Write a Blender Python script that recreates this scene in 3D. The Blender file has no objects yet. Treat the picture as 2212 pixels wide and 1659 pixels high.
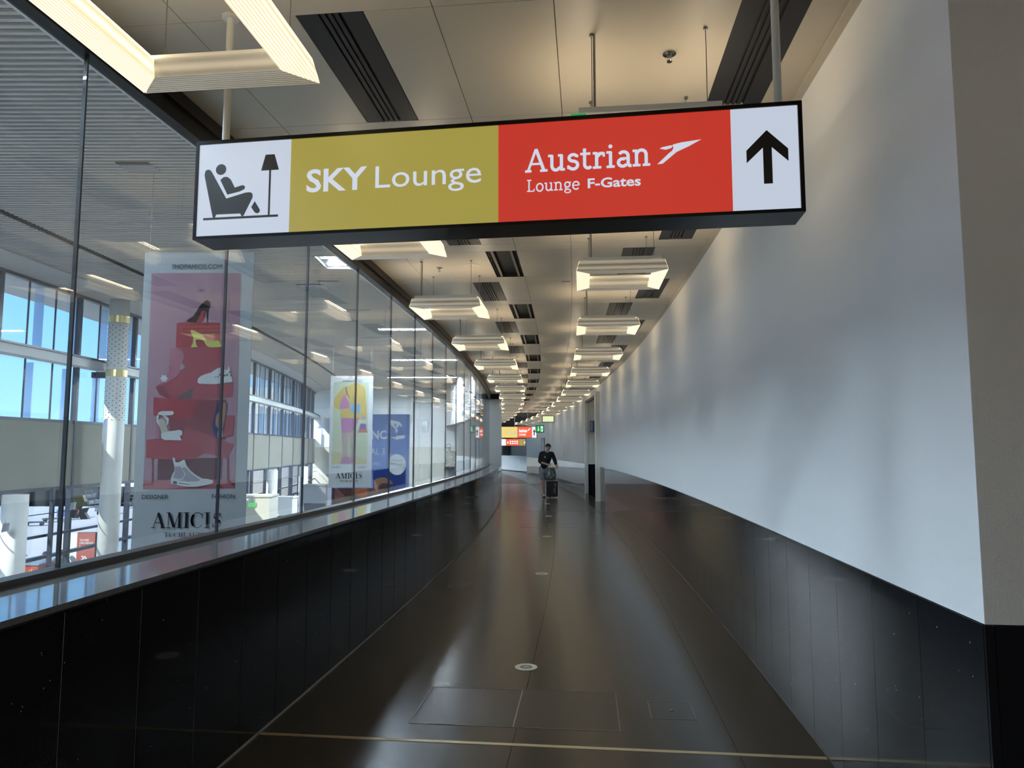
import bpy, math, random
from math import sin, cos, pi, radians
from mathutils import Vector, Matrix
random.seed(7)
SC = bpy.context.scene
COL = SC.collection

# ------------------------------------------------------------------ camera
F_PX = 1534.0
PITCH = math.atan(140.5 / F_PX)
cam_d = bpy.data.cameras.new('camera')
cam_d.sensor_width = 36.0
cam_d.lens = F_PX / 2212.0 * 36.0
cam_d.clip_start = 0.05
cam_d.clip_end = 2000
cam = bpy.data.objects.new('camera', cam_d)
cam.location = (0, 0, 1.6)
cam.rotation_euler = (pi / 2 + PITCH, 0, 0)
COL.objects.link(cam)
SC.camera = cam

# ------------------------------------------------------------------ sky, sun, exposure
W = bpy.data.worlds.new('sky')
SC.world = W
W.use_nodes = True
wn = W.node_tree.nodes
wl = W.node_tree.links
wn.clear()
tc = wn.new('ShaderNodeTexCoord')
sp = wn.new('ShaderNodeSeparateXYZ')
wl.new(tc.outputs['Generated'], sp.inputs[0])
rp = wn.new('ShaderNodeValToRGB')
wl.new(sp.outputs[2], rp.inputs[0])
e = rp.color_ramp.elements
e[0].position = 0.0
e[0].color = (0.36, 0.66, 0.95, 1)
e[1].position = 1.0
e[1].color = (0.06, 0.20, 0.62, 1)
m_ = rp.color_ramp.elements.new(0.22)
m_.color = (0.17, 0.45, 0.90, 1)
m_ = rp.color_ramp.elements.new(0.5)
m_.color = (0.10, 0.31, 0.78, 1)
bg = wn.new('ShaderNodeBackground')
bg.inputs['Strength'].default_value = 1.02
wl.new(rp.outputs[0], bg.inputs[0])
wo = wn.new('ShaderNodeOutputWorld')
wl.new(bg.outputs[0], wo.inputs[0])
sun_d = bpy.data.lights.new('sun', 'SUN')
sun_d.energy = 4.8
sun_d.angle = radians(0.6)
sun_d.color = (1.0, 0.95, 0.88)
sun = bpy.data.objects.new('sun', sun_d)
sun.rotation_euler = Vector((0.50, 0.62, -0.60)).to_track_quat('-Z', 'Y').to_euler()
sun.location = (-40, -20, 60)
COL.objects.link(sun)
VS = SC.view_settings
VS.view_transform = 'Standard'
VS.look = 'None'
VS.gamma = 1.0
VS.use_curve_mapping = False
VS.exposure = 1.0
CY = SC.cycles
CY.max_bounces = 9
CY.diffuse_bounces = 4
CY.glossy_bounces = 4
CY.transmission_bounces = 4
CY.transparent_max_bounces = 24
CY.caustics_reflective = False
CY.caustics_refractive = False
CY.sample_clamp_indirect = 6.0
CY.use_denoising = True

# ------------------------------------------------------------------ the corridor's curve
A0 = 0.105
S0 = 5.0
RAD = 175.0
D0 = Vector((sin(A0), cos(A0)))
N0 = Vector((cos(A0), -sin(A0)))
def P(s, o):
    if s <= S0:
        return D0 * s + N0 * o
    t = (s - S0) / RAD
    return D0 * S0 - N0 * RAD + (N0 * cos(t) + D0 * sin(t)) * (RAD + o)
def yaw(s):
    return -(A0 - max(0.0, s - S0) / RAD)

# ------------------------------------------------------------------ materials
MATS = {}
def new_mat(name):
    m = bpy.data.materials.new(name)
    m.use_nodes = True
    MATS[name] = m
    b = m.node_tree.nodes.get('Principled BSDF')
    return m, m.node_tree.nodes, m.node_tree.links, b
def mat(name, col, rough=0.5, metal=0.0, ior=1.5, var=0.0, scale=6.0, bump=0.0, bscale=60.0, emit=None, es=0.0, coat=0.0, objvar=0.0):
    m, n, l, b = new_mat(name)
    b.inputs['Roughness'].default_value = rough
    b.inputs['Metallic'].default_value = metal
    b.inputs['IOR'].default_value = ior
    b.inputs['Coat Weight'].default_value = coat
    b.inputs['Base Color'].default_value = (*col, 1)
    src = None
    if var > 0 or bump > 0:
        t = n.new('ShaderNodeTexCoord')
    if var > 0:
        no = n.new('ShaderNodeTexNoise')
        no.inputs['Scale'].default_value = scale
        no.inputs['Detail'].default_value = 4
        l.new(t.outputs['Object'], no.inputs['Vector'])
        r = n.new('ShaderNodeValToRGB')
        r.color_ramp.elements[0].position = 0.3
        r.color_ramp.elements[1].position = 0.7
        r.color_ramp.elements[0].color = (*[max(0, c * (1 - var)) for c in col], 1)
        r.color_ramp.elements[1].color = (*[c * (1 + var) for c in col], 1)
        l.new(no.outputs['Fac'], r.inputs[0])
        src = r.outputs[0]
    if objvar > 0:
        oi = n.new('ShaderNodeObjectInfo')
        mr = n.new('ShaderNodeMapRange')
        mr.inputs['To Min'].default_value = 1 - objvar
        mr.inputs['To Max'].default_value = 1 + objvar
        l.new(oi.outputs['Random'], mr.inputs['Value'])
        hs = n.new('ShaderNodeHueSaturation')
        if src:
            l.new(src, hs.inputs['Color'])
        else:
            hs.inputs['Color'].default_value = (*col, 1)
        l.new(mr.outputs[0], hs.inputs['Value'])
        src = hs.outputs[0]
    if src:
        l.new(src, b.inputs['Base Color'])
    if bump > 0:
        nb = n.new('ShaderNodeTexNoise')
        nb.inputs['Scale'].default_value = bscale
        nb.inputs['Detail'].default_value = 3
        l.new(t.outputs['Object'], nb.inputs['Vector'])
        bp = n.new('ShaderNodeBump')
        bp.inputs['Strength'].default_value = bump
        bp.inputs['Distance'].default_value = 0.01
        l.new(nb.outputs['Fac'], bp.inputs['Height'])
        l.new(bp.outputs[0], b.inputs['Normal'])
    if emit:
        b.inputs['Emission Color'].default_value = (*emit, 1)
        b.inputs['Emission Strength'].default_value = es
    return m
def granite(name, col, rough, speck):
    m, n, l, b = new_mat(name)
    t = n.new('ShaderNodeTexCoord')
    v = n.new('ShaderNodeTexVoronoi')
    v.inputs['Scale'].default_value = 26
    l.new(t.outputs['Object'], v.inputs['Vector'])
    lt = n.new('ShaderNodeMath'); lt.operation = 'LESS_THAN'
    lt.inputs[1].default_value = 0.075
    l.new(v.outputs['Distance'], lt.inputs[0])
    n2 = n.new('ShaderNodeTexNoise')
    n2.inputs['Scale'].default_value = 7
    l.new(t.outputs['Object'], n2.inputs['Vector'])
    gt = n.new('ShaderNodeMath'); gt.operation = 'GREATER_THAN'
    gt.inputs[1].default_value = 0.60
    l.new(n2.outputs['Fac'], gt.inputs[0])
    mu = n.new('ShaderNodeMath'); mu.operation = 'MULTIPLY'
    l.new(lt.outputs[0], mu.inputs[0]); l.new(gt.outputs[0], mu.inputs[1])
    no = n.new('ShaderNodeTexNoise')
    no.inputs['Scale'].default_value = 220
    l.new(t.outputs['Object'], no.inputs['Vector'])
    r = n.new('ShaderNodeValToRGB')
    r.color_ramp.elements[0].color = (*[c * 0.7 for c in col], 1)
    r.color_ramp.elements[1].color = (*[c * 1.5 for c in col], 1)
    l.new(no.outputs['Fac'], r.inputs[0])
    mx = n.new('ShaderNodeMixRGB')
    mx.inputs[2].default_value = (speck, speck, speck, 1)
    l.new(mu.outputs[0], mx.inputs[0]); l.new(r.outputs[0], mx.inputs[1])
    oi = n.new('ShaderNodeObjectInfo')
    mr = n.new('ShaderNodeMapRange')
    mr.inputs['To Min'].default_value = rough * 0.8
    mr.inputs['To Max'].default_value = rough * 1.3
    l.new(oi.outputs['Random'], mr.inputs['Value'])
    l.new(mr.outputs[0], b.inputs['Roughness'])
    l.new(mx.outputs[0], b.inputs['Base Color'])
    b.inputs['IOR'].default_value = 1.28 if name == 'granite' else 1.42
    return m
def glass(name, tint, ior=1.5, rough=0.0):
    m = bpy.data.materials.new(name)
    m.use_nodes = True
    n = m.node_tree.nodes; l = m.node_tree.links
    n.clear()
    tr = n.new('ShaderNodeBsdfTransparent'); tr.inputs[0].default_value = (*tint, 1)
    gl = n.new('ShaderNodeBsdfGlossy'); gl.inputs['Roughness'].default_value = rough
    ge = n.new('ShaderNodeNewGeometry')
    vd = n.new('ShaderNodeVectorMath'); vd.operation = 'DOT_PRODUCT'
    l.new(ge.outputs['Normal'], vd.inputs[0]); l.new(ge.outputs['Incoming'], vd.inputs[1])
    def mth(op, a, b=None):
        q = n.new('ShaderNodeMath'); q.operation = op
        for i, x in enumerate((a, b)):
            if x is None: continue
            if isinstance(x, float): q.inputs[i].default_value = x
            else: l.new(x, q.inputs[i])
        return q.outputs[0]
    f0 = ((ior - 1) / (ior + 1)) ** 2
    inv = mth('SUBTRACT', 1.0, mth('ABSOLUTE', vd.outputs['Value']))
    frv = mth('ADD', mth('MULTIPLY', mth('POWER', inv, 5.0), 1.0 - f0), f0)
    mx = n.new('ShaderNodeMixShader')
    l.new(frv, mx.inputs[0]); l.new(tr.outputs[0], mx.inputs[1]); l.new(gl.outputs[0], mx.inputs[2])
    o = n.new('ShaderNodeOutputMaterial')
    l.new(mx.outputs[0], o.inputs[0])
    MATS[name] = m
    return m
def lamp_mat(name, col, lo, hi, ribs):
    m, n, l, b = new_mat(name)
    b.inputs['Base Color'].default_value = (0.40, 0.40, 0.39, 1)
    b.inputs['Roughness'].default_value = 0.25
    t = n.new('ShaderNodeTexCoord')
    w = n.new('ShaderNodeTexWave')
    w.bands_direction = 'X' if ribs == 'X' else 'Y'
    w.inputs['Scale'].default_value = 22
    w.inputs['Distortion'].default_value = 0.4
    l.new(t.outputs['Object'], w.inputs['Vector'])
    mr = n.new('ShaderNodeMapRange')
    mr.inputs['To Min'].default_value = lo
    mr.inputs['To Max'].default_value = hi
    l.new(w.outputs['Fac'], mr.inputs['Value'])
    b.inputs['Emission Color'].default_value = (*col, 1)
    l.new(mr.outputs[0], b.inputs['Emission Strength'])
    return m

granite('granite', (0.010, 0.010, 0.0115), 0.065, 0.30)
granite('floor_stone', (0.036, 0.030, 0.023), 0.21, 0.05)
mat('joint_dark', (0.01, 0.01, 0.01), 0.7)
mat('joint_light', (0.34, 0.34, 0.33), 0.8)
mat('counter', (0.17, 0.18, 0.185), 0.06, ior=2.4, var=0.12, scale=30)
mat('gasket', (0.03, 0.024, 0.02), 0.35)
mat('plaster', (0.90, 0.90, 0.895), 0.85, bump=0.12, bscale=140)
mat('plaster_return', (0.78, 0.75, 0.70), 0.9, bump=0.3, bscale=120)
mat('ceiling_panel', (0.54, 0.485, 0.395), 0.42, var=0.03, scale=2, objvar=0.03)
mat('ceiling_back', (0.02, 0.02, 0.02), 0.9)
mat('beam_black', (0.006, 0.0055, 0.0055), 0.35, ior=1.3)
mat('sign_black', (0.005, 0.004, 0.004), 0.3, ior=1.3)
mat('vent_grey', (0.026, 0.026, 0.029), 0.5, ior=1.35)
mat('vent_slot', (0.003, 0.003, 0.003), 0.6)
mat('vent_strip', (0.16, 0.15, 0.14), 0.4)
mat('chrome', (0.6, 0.58, 0.55), 0.15, 1.0)
mat('alu', (0.55, 0.55, 0.54), 0.35, 1.0)
mat('brass', (0.55, 0.45, 0.22), 0.4, 1.0)
mat('wire', (0.25, 0.24, 0.22), 0.4, 0.8)
mat('pole_paint', (0.70, 0.68, 0.62), 0.4)
mat('inlay', (0.62, 0.50, 0.30), 0.35, 0.6)
mat('inlay_thin', (0.30, 0.28, 0.24), 0.35, 0.7)
mat('lamp_cream', (0.70, 0.66, 0.50), 0.4)
mat('frosted', (0.88, 0.85, 0.76), 0.25)
glass('glass_clear', (0.93, 0.96, 0.955), 1.62)
glass('glass_facade', (0.95, 0.975, 0.98))
def fin_mat():
    m = bpy.data.materials.new('fin_blue'); m.use_nodes = True; MATS['fin_blue'] = m
    n = m.node_tree.nodes; l = m.node_tree.links; n.clear()
    tr = n.new('ShaderNodeBsdfTransparent'); tr.inputs[0].default_value = (0.60, 0.76, 0.94, 1)
    df = n.new('ShaderNodeBsdfTranslucent'); df.inputs[0].default_value = (0.80, 0.88, 0.95, 1)
    mx = n.new('ShaderNodeMixShader'); mx.inputs[0].default_value = 0.5
    l.new(tr.outputs[0], mx.inputs[1]); l.new(df.outputs[0], mx.inputs[2])
    o = n.new('ShaderNodeOutputMaterial'); l.new(mx.outputs[0], o.inputs[0])
fin_mat()
mat('blade_olive', (0.10, 0.09, 0.04), 0.5)
mat('blade_dark', (0.04, 0.04, 0.045), 0.5)
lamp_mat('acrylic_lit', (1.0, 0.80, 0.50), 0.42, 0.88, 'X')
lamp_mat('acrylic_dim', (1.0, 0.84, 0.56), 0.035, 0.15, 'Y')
mat('added_uplight', (0.8, 0.8, 0.8), 0.5, emit=(1.0, 0.81, 0.56), es=8.5)
mat('tube_white', (0.9, 0.9, 0.9), 0.5, emit=(0.78, 0.88, 1.0), es=1400.0)
mat('tube_soft', (0.9, 0.9, 0.9), 0.5, emit=(0.72, 0.85, 1.0), es=185.0)
mat('sign_white', (0.05, 0.05, 0.05), 0.3, emit=(0.52, 0.58, 0.69), es=0.50)
mat('sign_olive', (0.05, 0.05, 0.02), 0.3, emit=(0.34, 0.285, 0.055), es=0.50)
mat('sign_red', (0.05, 0.01, 0.01), 0.3, emit=(0.52, 0.034, 0.020), es=0.50)
mat('sign_letter', (0.05, 0.05, 0.05), 0.3, emit=(0.60, 0.65, 0.76), es=0.50)
mat('sign_ink', (0.010, 0.008, 0.007), 0.4)
mat('far_yellow', (0.05, 0.05, 0.02), 0.4, emit=(0.86, 0.66, 0.20), es=0.50)
mat('far_red', (0.05, 0.01, 0.01), 0.4, emit=(0.95, 0.14, 0.06), es=0.50)
mat('far_olive', (0.05, 0.05, 0.01), 0.4, emit=(0.42, 0.33, 0.10), es=0.50)
mat('far_white', (0.1, 0.1, 0.1), 0.4, emit=(0.95, 0.95, 1.0), es=0.50)
mat('exit_green', (0.0, 0.1, 0.03), 0.4, emit=(0.01, 0.30, 0.07), es=0.50)
mat('lightbox_green', (0.1, 0.1, 0.1), 0.4, emit=(0.80, 0.88, 0.50), es=0.50)
mat('hall_slat', (0.46, 0.435, 0.40), 0.45)
mat('light_tray', (0.10, 0.10, 0.10), 0.5)
mat('hall_void', (0.03, 0.03, 0.03), 0.9)
mat('hall_white', (0.72, 0.74, 0.74), 0.8)
mat('hall_grey', (0.50, 0.495, 0.47), 0.7)
mat('fascia', (0.35, 0.36, 0.36), 0.7)
mat('mullion', (0.030, 0.036, 0.055), 0.4)
mat('frame_light', (0.42, 0.44, 0.44), 0.5)

mat('blind', (0.20, 0.195, 0.165), 0.85, var=0.05, scale=1.5)
mat('blind_hem', (0.07, 0.075, 0.085), 0.7)
mat('column', (0.62, 0.62, 0.60), 0.7, var=0.05, scale=2)
mat('column_dot', (0.08, 0.08, 0.07), 0.6)
mat('tarmac', (0.46, 0.45, 0.44), 0.9, var=0.10, scale=0.08)
mat('hall_floor', (0.34, 0.34, 0.33), 0.3)
mat('beige', (0.55, 0.53, 0.46), 0.7)
mat('steel_grey', (0.25, 0.26, 0.28), 0.4, 0.5)
mat('etched', (0.75, 0.80, 0.82), 0.3)
mat('poster_red', (0.28, 0.04, 0.02), 0.5)
mat('counter_red', (0.30, 0.04, 0.025), 0.5)
mat('gold_star', (0.75, 0.42, 0.10), 0.4)
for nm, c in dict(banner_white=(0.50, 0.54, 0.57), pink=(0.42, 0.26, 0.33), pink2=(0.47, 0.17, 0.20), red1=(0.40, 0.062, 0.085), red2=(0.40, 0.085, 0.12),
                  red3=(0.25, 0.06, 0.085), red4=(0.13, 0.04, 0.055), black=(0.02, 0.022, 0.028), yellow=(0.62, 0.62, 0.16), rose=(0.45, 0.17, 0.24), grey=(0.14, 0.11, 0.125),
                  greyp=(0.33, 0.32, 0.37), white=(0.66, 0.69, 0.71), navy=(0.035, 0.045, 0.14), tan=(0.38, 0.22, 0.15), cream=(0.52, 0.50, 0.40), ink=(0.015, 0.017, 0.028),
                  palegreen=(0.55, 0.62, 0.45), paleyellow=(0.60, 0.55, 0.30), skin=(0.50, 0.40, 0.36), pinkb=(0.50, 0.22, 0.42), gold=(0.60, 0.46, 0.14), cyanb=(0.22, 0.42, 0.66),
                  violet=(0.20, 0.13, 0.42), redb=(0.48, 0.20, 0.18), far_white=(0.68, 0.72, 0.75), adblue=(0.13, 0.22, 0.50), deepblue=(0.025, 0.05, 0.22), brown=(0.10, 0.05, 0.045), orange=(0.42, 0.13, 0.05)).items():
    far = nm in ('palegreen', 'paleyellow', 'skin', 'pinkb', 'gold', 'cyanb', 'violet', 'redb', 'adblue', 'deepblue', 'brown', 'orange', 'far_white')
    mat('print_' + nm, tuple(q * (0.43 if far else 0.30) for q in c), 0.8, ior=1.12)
mat('cloth_black', (0.012, 0.012, 0.014), 0.9)
mat('shorts_grey', (0.22, 0.24, 0.28), 0.85, var=0.1, scale=20)
mat('human_skin', (0.52, 0.30, 0.21), 0.55)
mat('hair_brown', (0.025, 0.013, 0.010), 0.7)
mat('shoe_white', (0.65, 0.62, 0.55), 0.6)
mat('case_black', (0.010, 0.010, 0.011), 0.3)
mat('bag_green', (0.055, 0.085, 0.075), 0.3)
mat('lens_dark', (0.01, 0.01, 0.01), 0.1)
mat('shirt_white', (0.6, 0.62, 0.65), 0.8)
mat('coat_brown', (0.10, 0.075, 0.055), 0.8)
mat('cart_dark', (0.05, 0.05, 0.06), 0.6)
mat('truck_blue', (0.10, 0.22, 0.50), 0.4)
mat('truck_red', (0.50, 0.10, 0.07), 0.4)
mat('wall_barrier', (0.55, 0.64, 0.74), 0.7)
mat('device_blue', (0.05, 0.12, 0.22), 0.3)
mat('screen_green', (0.02, 0.1, 0.03), 0.4, emit=(0.25, 0.9, 0.3), es=0.4)

# ------------------------------------------------------------------ mesh helpers
def link(name, me, parent=None, m=None):
    o = bpy.data.objects.new(name, me)
    COL.objects.link(o)
    if m and me:
        me.materials.append(MATS[m])
    if parent:
        o.parent = parent
    return o
def empty(name, loc=(0, 0, 0), rz=0.0):
    o = bpy.data.objects.new(name, None)
    o.empty_display_size = 0.2
    o.location = loc
    o.rotation_euler = (0, 0, rz)
    COL.objects.link(o)
    return o
def tag(o, label=None, cat=None, group=None, kind=None):
    if label: o['label'] = label
    if cat: o['category'] = cat
    if group: o['group'] = group
    if kind: o['kind'] = kind
    return o
class MB:
    def __init__(s):
        s.v = []; s.f = []
    def add(s, vs, fs):
        b = len(s.v)
        s.v += [tuple(v) for v in vs]
        s.f += [tuple(i + b for i in f) for f in fs]
        return s
    def box(s, x0, x1, y0, y1, z0, z1):
        vs = [(x, y, z) for z in (z0, z1) for y in (y0, y1) for x in (x0, x1)]
        return s.add(vs, [(0, 2, 3, 1), (4, 5, 7, 6), (0, 1, 5, 4), (1, 3, 7, 5), (3, 2, 6, 7), (2, 0, 4, 6)])
    def hexa(s, b4, t4):
        return s.add(list(b4) + list(t4), [(3, 2, 1, 0), (4, 5, 6, 7), (0, 1, 5, 4), (1, 2, 6, 5), (2, 3, 7, 6), (3, 0, 4, 7)])
    def prism(s, pts, n0, n1, axis='y'):
        """polygon pts (u,v) as x,z extruded from y=n0 to y=n1"""
        n = len(pts)
        if axis == 'y':
            vs = [(u, n0, v) for u, v in pts] + [(u, n1, v) for u, v in pts]
        elif axis == 'z':
            vs = [(u, v, n0) for u, v in pts] + [(u, v, n1) for u, v in pts]
        else:
            vs = [(n0, u, v) for u, v in pts] + [(n1, u, v) for u, v in pts]
        return s.add(vs, [tuple(range(n))[::-1], tuple(range(n, 2 * n))] + [(i, (i + 1) % n, n + (i + 1) % n, n + i) for i in range(n)])
    def cyl(s, p0, p1, r0, r1=None, n=16):
        r1 = r0 if r1 is None else r1
        p0 = Vector(p0); p1 = Vector(p1)
        d = (p1 - p0).normalized()
        a = d.orthogonal().normalized(); b = d.cross(a)
        vs = [p0 + (a * cos(2 * pi * i / n) + b * sin(2 * pi * i / n)) * r0 for i in range(n)]
        vs += [p1 + (a * cos(2 * pi * i / n) + b * sin(2 * pi * i / n)) * r1 for i in range(n)]
        return s.add(vs, [tuple(range(n))[::-1], tuple(range(n, 2 * n))] + [(i, (i + 1) % n, n + (i + 1) % n, n + i) for i in range(n)])
    def ring(s, c, r0, r1, z0, z1, n=32):
        x, y = c
        vs = []
        for r, z in ((r0, z0), (r1, z0), (r1, z1), (r0, z1)):
            vs += [(x + r * cos(2 * pi * i / n), y + r * sin(2 * pi * i / n), z) for i in range(n)]
        fs = []
        for k in range(4):
            k2 = (k + 1) % 4
            fs += [(k * n + i, k * n + (i + 1) % n, k2 * n + (i + 1) % n, k2 * n + i) for i in range(n)]
        return s.add(vs, fs)
    def ball(s, c, rx, ry=None, rz=None, n=14, m=9):
        ry = ry or rx; rz = rz or rx
        vs = [(c[0], c[1], c[2] - rz)]
        for j in range(1, m):
            t = -pi / 2 + pi * j / m
            vs += [(c[0] + rx * cos(t) * cos(2 * pi * i / n), c[1] + ry * cos(t) * sin(2 * pi * i / n), c[2] + rz * sin(t)) for i in range(n)]
        vs.append((c[0], c[1], c[2] + rz))
        fs = [(0, 1 + (i + 1) % n, 1 + i) for i in range(n)]
        for j in range(m - 2):
            fs += [(1 + j * n + i, 1 + j * n + (i + 1) % n, 1 + (j + 1) * n + (i + 1) % n, 1 + (j + 1) * n + i) for i in range(n)]
        L = len(vs) - 1
        fs += [(L, 1 + (m - 2) * n + i, 1 + (m - 2) * n + (i + 1) % n) for i in range(n)]
        return s.add(vs, fs)
    def sweep(s, s0, s1, prof, step=1.2, pf=None):
        """closed profile [(o,z)] swept along the corridor curve (or pf)"""
        pf = pf or P
        n = max(1, int(math.ceil((s1 - s0) / step)))
        k = len(prof)
        vs = []
        for i in range(n + 1):
            t = s0 + (s1 - s0) * i / n
            for o, z in prof:
                q = pf(t, o)
                vs.append((q[0], q[1], z))
        fs = [tuple(range(k)), tuple(range(n * k, n * k + k))[::-1]]
        for i in range(n):
            for j in range(k):
                j2 = (j + 1) % k
                fs.append((i * k + j, (i + 1) * k + j, (i + 1) * k + j2, i * k + j2))
        return s.add(vs, fs)
    def cbox(s, s0, s1, o0, o1, z0, z1, step=1.4, pf=None):
        return s.sweep(s0, s1, [(o0, z0), (o0, z1), (o1, z1), (o1, z0)], step, pf)
    def mesh(s, name, smooth=False):
        me = bpy.data.meshes.new(name)
        me.from_pydata(s.v, [], s.f)
        me.update()
        if smooth:
            for p in me.polygons: p.use_smooth = True
        return me
    def obj(s, name, m, parent=None, smooth=False):
        return link(name, s.mesh(name, smooth), parent, m)
def copy_tree(o, parent=None):
    c = o.copy()
    COL.objects.link(c)
    if parent: c.parent = parent
    for ch in [x for x in o.children]:
        copy_tree(ch, c)
    return c
def ordw(i):
    return ['first', 'second', 'third', 'fourth', 'fifth', 'sixth', 'seventh', 'eighth', 'ninth', 'tenth', 'eleventh', 'twelfth', 'thirteenth', 'fourteenth',
            'fifteenth', 'sixteenth', 'seventeenth', 'eighteenth', 'nineteenth', 'twentieth', 'twenty-first', 'twenty-second'][i]

# ---- flat printing (letters, polygons), laid on a face: local x = along, z = up, y = towards the reader is negative
def tri_poly(pts):
    from mathutils.geometry import tessellate_polygon
    return tessellate_polygon([[Vector((u, v, 0)) for u, v in pts]])
class Print:
    """flat print of one colour, y is the height of the ink above the face (negative = towards the reader)"""
    def __init__(s, y):
        s.v = []; s.f = []; s.y = y
    def poly(s, pts):
        b = len(s.v)
        s.v += [(u, s.y, v) for u, v in pts]
        for t in tri_poly(pts):
            s.f.append(tuple(b + i for i in t))
        return s
    def mesh(s, name):
        me = bpy.data.meshes.new(name); me.from_pydata(s.v, [], s.f); me.update(); return me
    def obj(s, name, m, parent): return link(name, s.mesh(name), parent, m)
def stroke(pr, pts, w, caps=False):
    for a, b in zip(pts, pts[1:]):
        dx, dy = b[0] - a[0], b[1] - a[1]
        L = math.hypot(dx, dy) or 1e-6
        nx, ny = -dy / L * w / 2, dx / L * w / 2
        pr.poly([(a[0] + nx, a[1] + ny), (b[0] + nx, b[1] + ny), (b[0] - nx, b[1] - ny), (a[0] - nx, a[1] - ny)])
    for q in (pts if caps else pts[1:-1]):
        pr.poly([(q[0] + w / 2 * cos(2 * pi * k / 10), q[1] + w / 2 * sin(2 * pi * k / 10)) for k in range(10)])
def arc(cx, cy, rx, ry, a0, a1, n=10):
    return [(cx + rx * cos(radians(a0 + (a1 - a0) * i / n)), cy + ry * sin(radians(a0 + (a1 - a0) * i / n))) for i in range(n + 1)]
# slab-serif letters: strokes (points, weight factor); unit = cap height 1; returns advance
def slab(ch):
    S = []
    def st(p, w=1.0): S.append((p, w))
    def ser(x0, x1, y): S.append(([(x0, y), (x1, y)], 0.8))
    if ch == 'A':
        st([(.10, .03), (.42, .98)], .8); st([(.42, .98), (.74, .03)]); st([(.21, .34), (.62, .34)], .7); ser(-.02, .24, .04); ser(.58, .88, .04); return S, .88
    if ch == 'L':
        st([(.18, 0), (.18, 1)]); ser(.02, .36, .96); st([(.02, .04), (.58, .04)], .8); st([(.56, .04), (.58, .24)], .7); return S, .66
    if ch == 'u':
        st([(.14, .68), (.14, .22)] + arc(.30, .22, .16, .19, 180, 290, 8) + [(.50, .16)]); st([(.52, .68), (.52, 0)]); ser(-.01, .16, .65); ser(.38, .54, .65); ser(.50, .66, .04); return S, .70
    if ch == 'n':
        st([(.14, .68), (.14, 0)]); st([(.15, .52)] + arc(.33, .48, .18, .19, 140, 0, 8) + [(.51, 0)]); ser(-.01, .16, .65); ser(-.01, .29, .04); ser(.37, .66, .04); return S, .70
    if ch == 'r':
        st([(.14, .68), (.14, 0)]); st([(.15, .48), (.28, .63), (.43, .62)]); st([(.42, .66), (.42, .48)], .7); ser(-.01, .16, .65); ser(-.01, .32, .04); return S, .50
    if ch == 'i':
        st([(.15, .68), (.15, 0)]); ser(-.01, .17, .65); ser(-.01, .31, .04); st([(.13, .90), (.17, .90)], 1.4); return S, .35
    if ch == 't':
        st([(.17, .88), (.17, .20)] + arc(.31, .19, .14, .15, 180, 300, 7) + [(.43, .10)]); ser(.0, .40, .65); return S, .47
    if ch == 's':
        st(arc(.25, .51, .16, .14, 30, 270, 9) + arc(.25, .20, .18, .17, 90, -150, 9)); st([(.41, .64), (.41, .52)], .7); st([(.06, .04), (.06, .20)], .7); return S, .50
    if ch == 'a':
        st(arc(.27, .46, .18, .18, 150, 0, 8) + [(.45, .12), (.50, .04), (.58, .04)]); st(arc(.24, .19, .17, .16, 60, 330, 10)); st([(.32, .36), (.45, .36)], .8); return S, .60
    if ch == 'o':
        st(arc(.31, .33, .24, .32, 0, 360, 18)); return S, .64
    if ch == 'e':
        st([(.07, .35), (.53, .35)], .8); st(arc(.30, .33, .24, .32, 4, 320, 16)); return S, .61
    if ch == 'g':
        st(arc(.28, .44, .19, .21, 0, 360, 14)); st([(.40, .60), (.56, .64)], .8); st([(.18, .26), (.12, .14), (.20, .08), (.40, .06)], .8); st(arc(.30, -.10, .22, .14, 60, 420, 14), .8); return S, .60
    return [], .3
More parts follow.
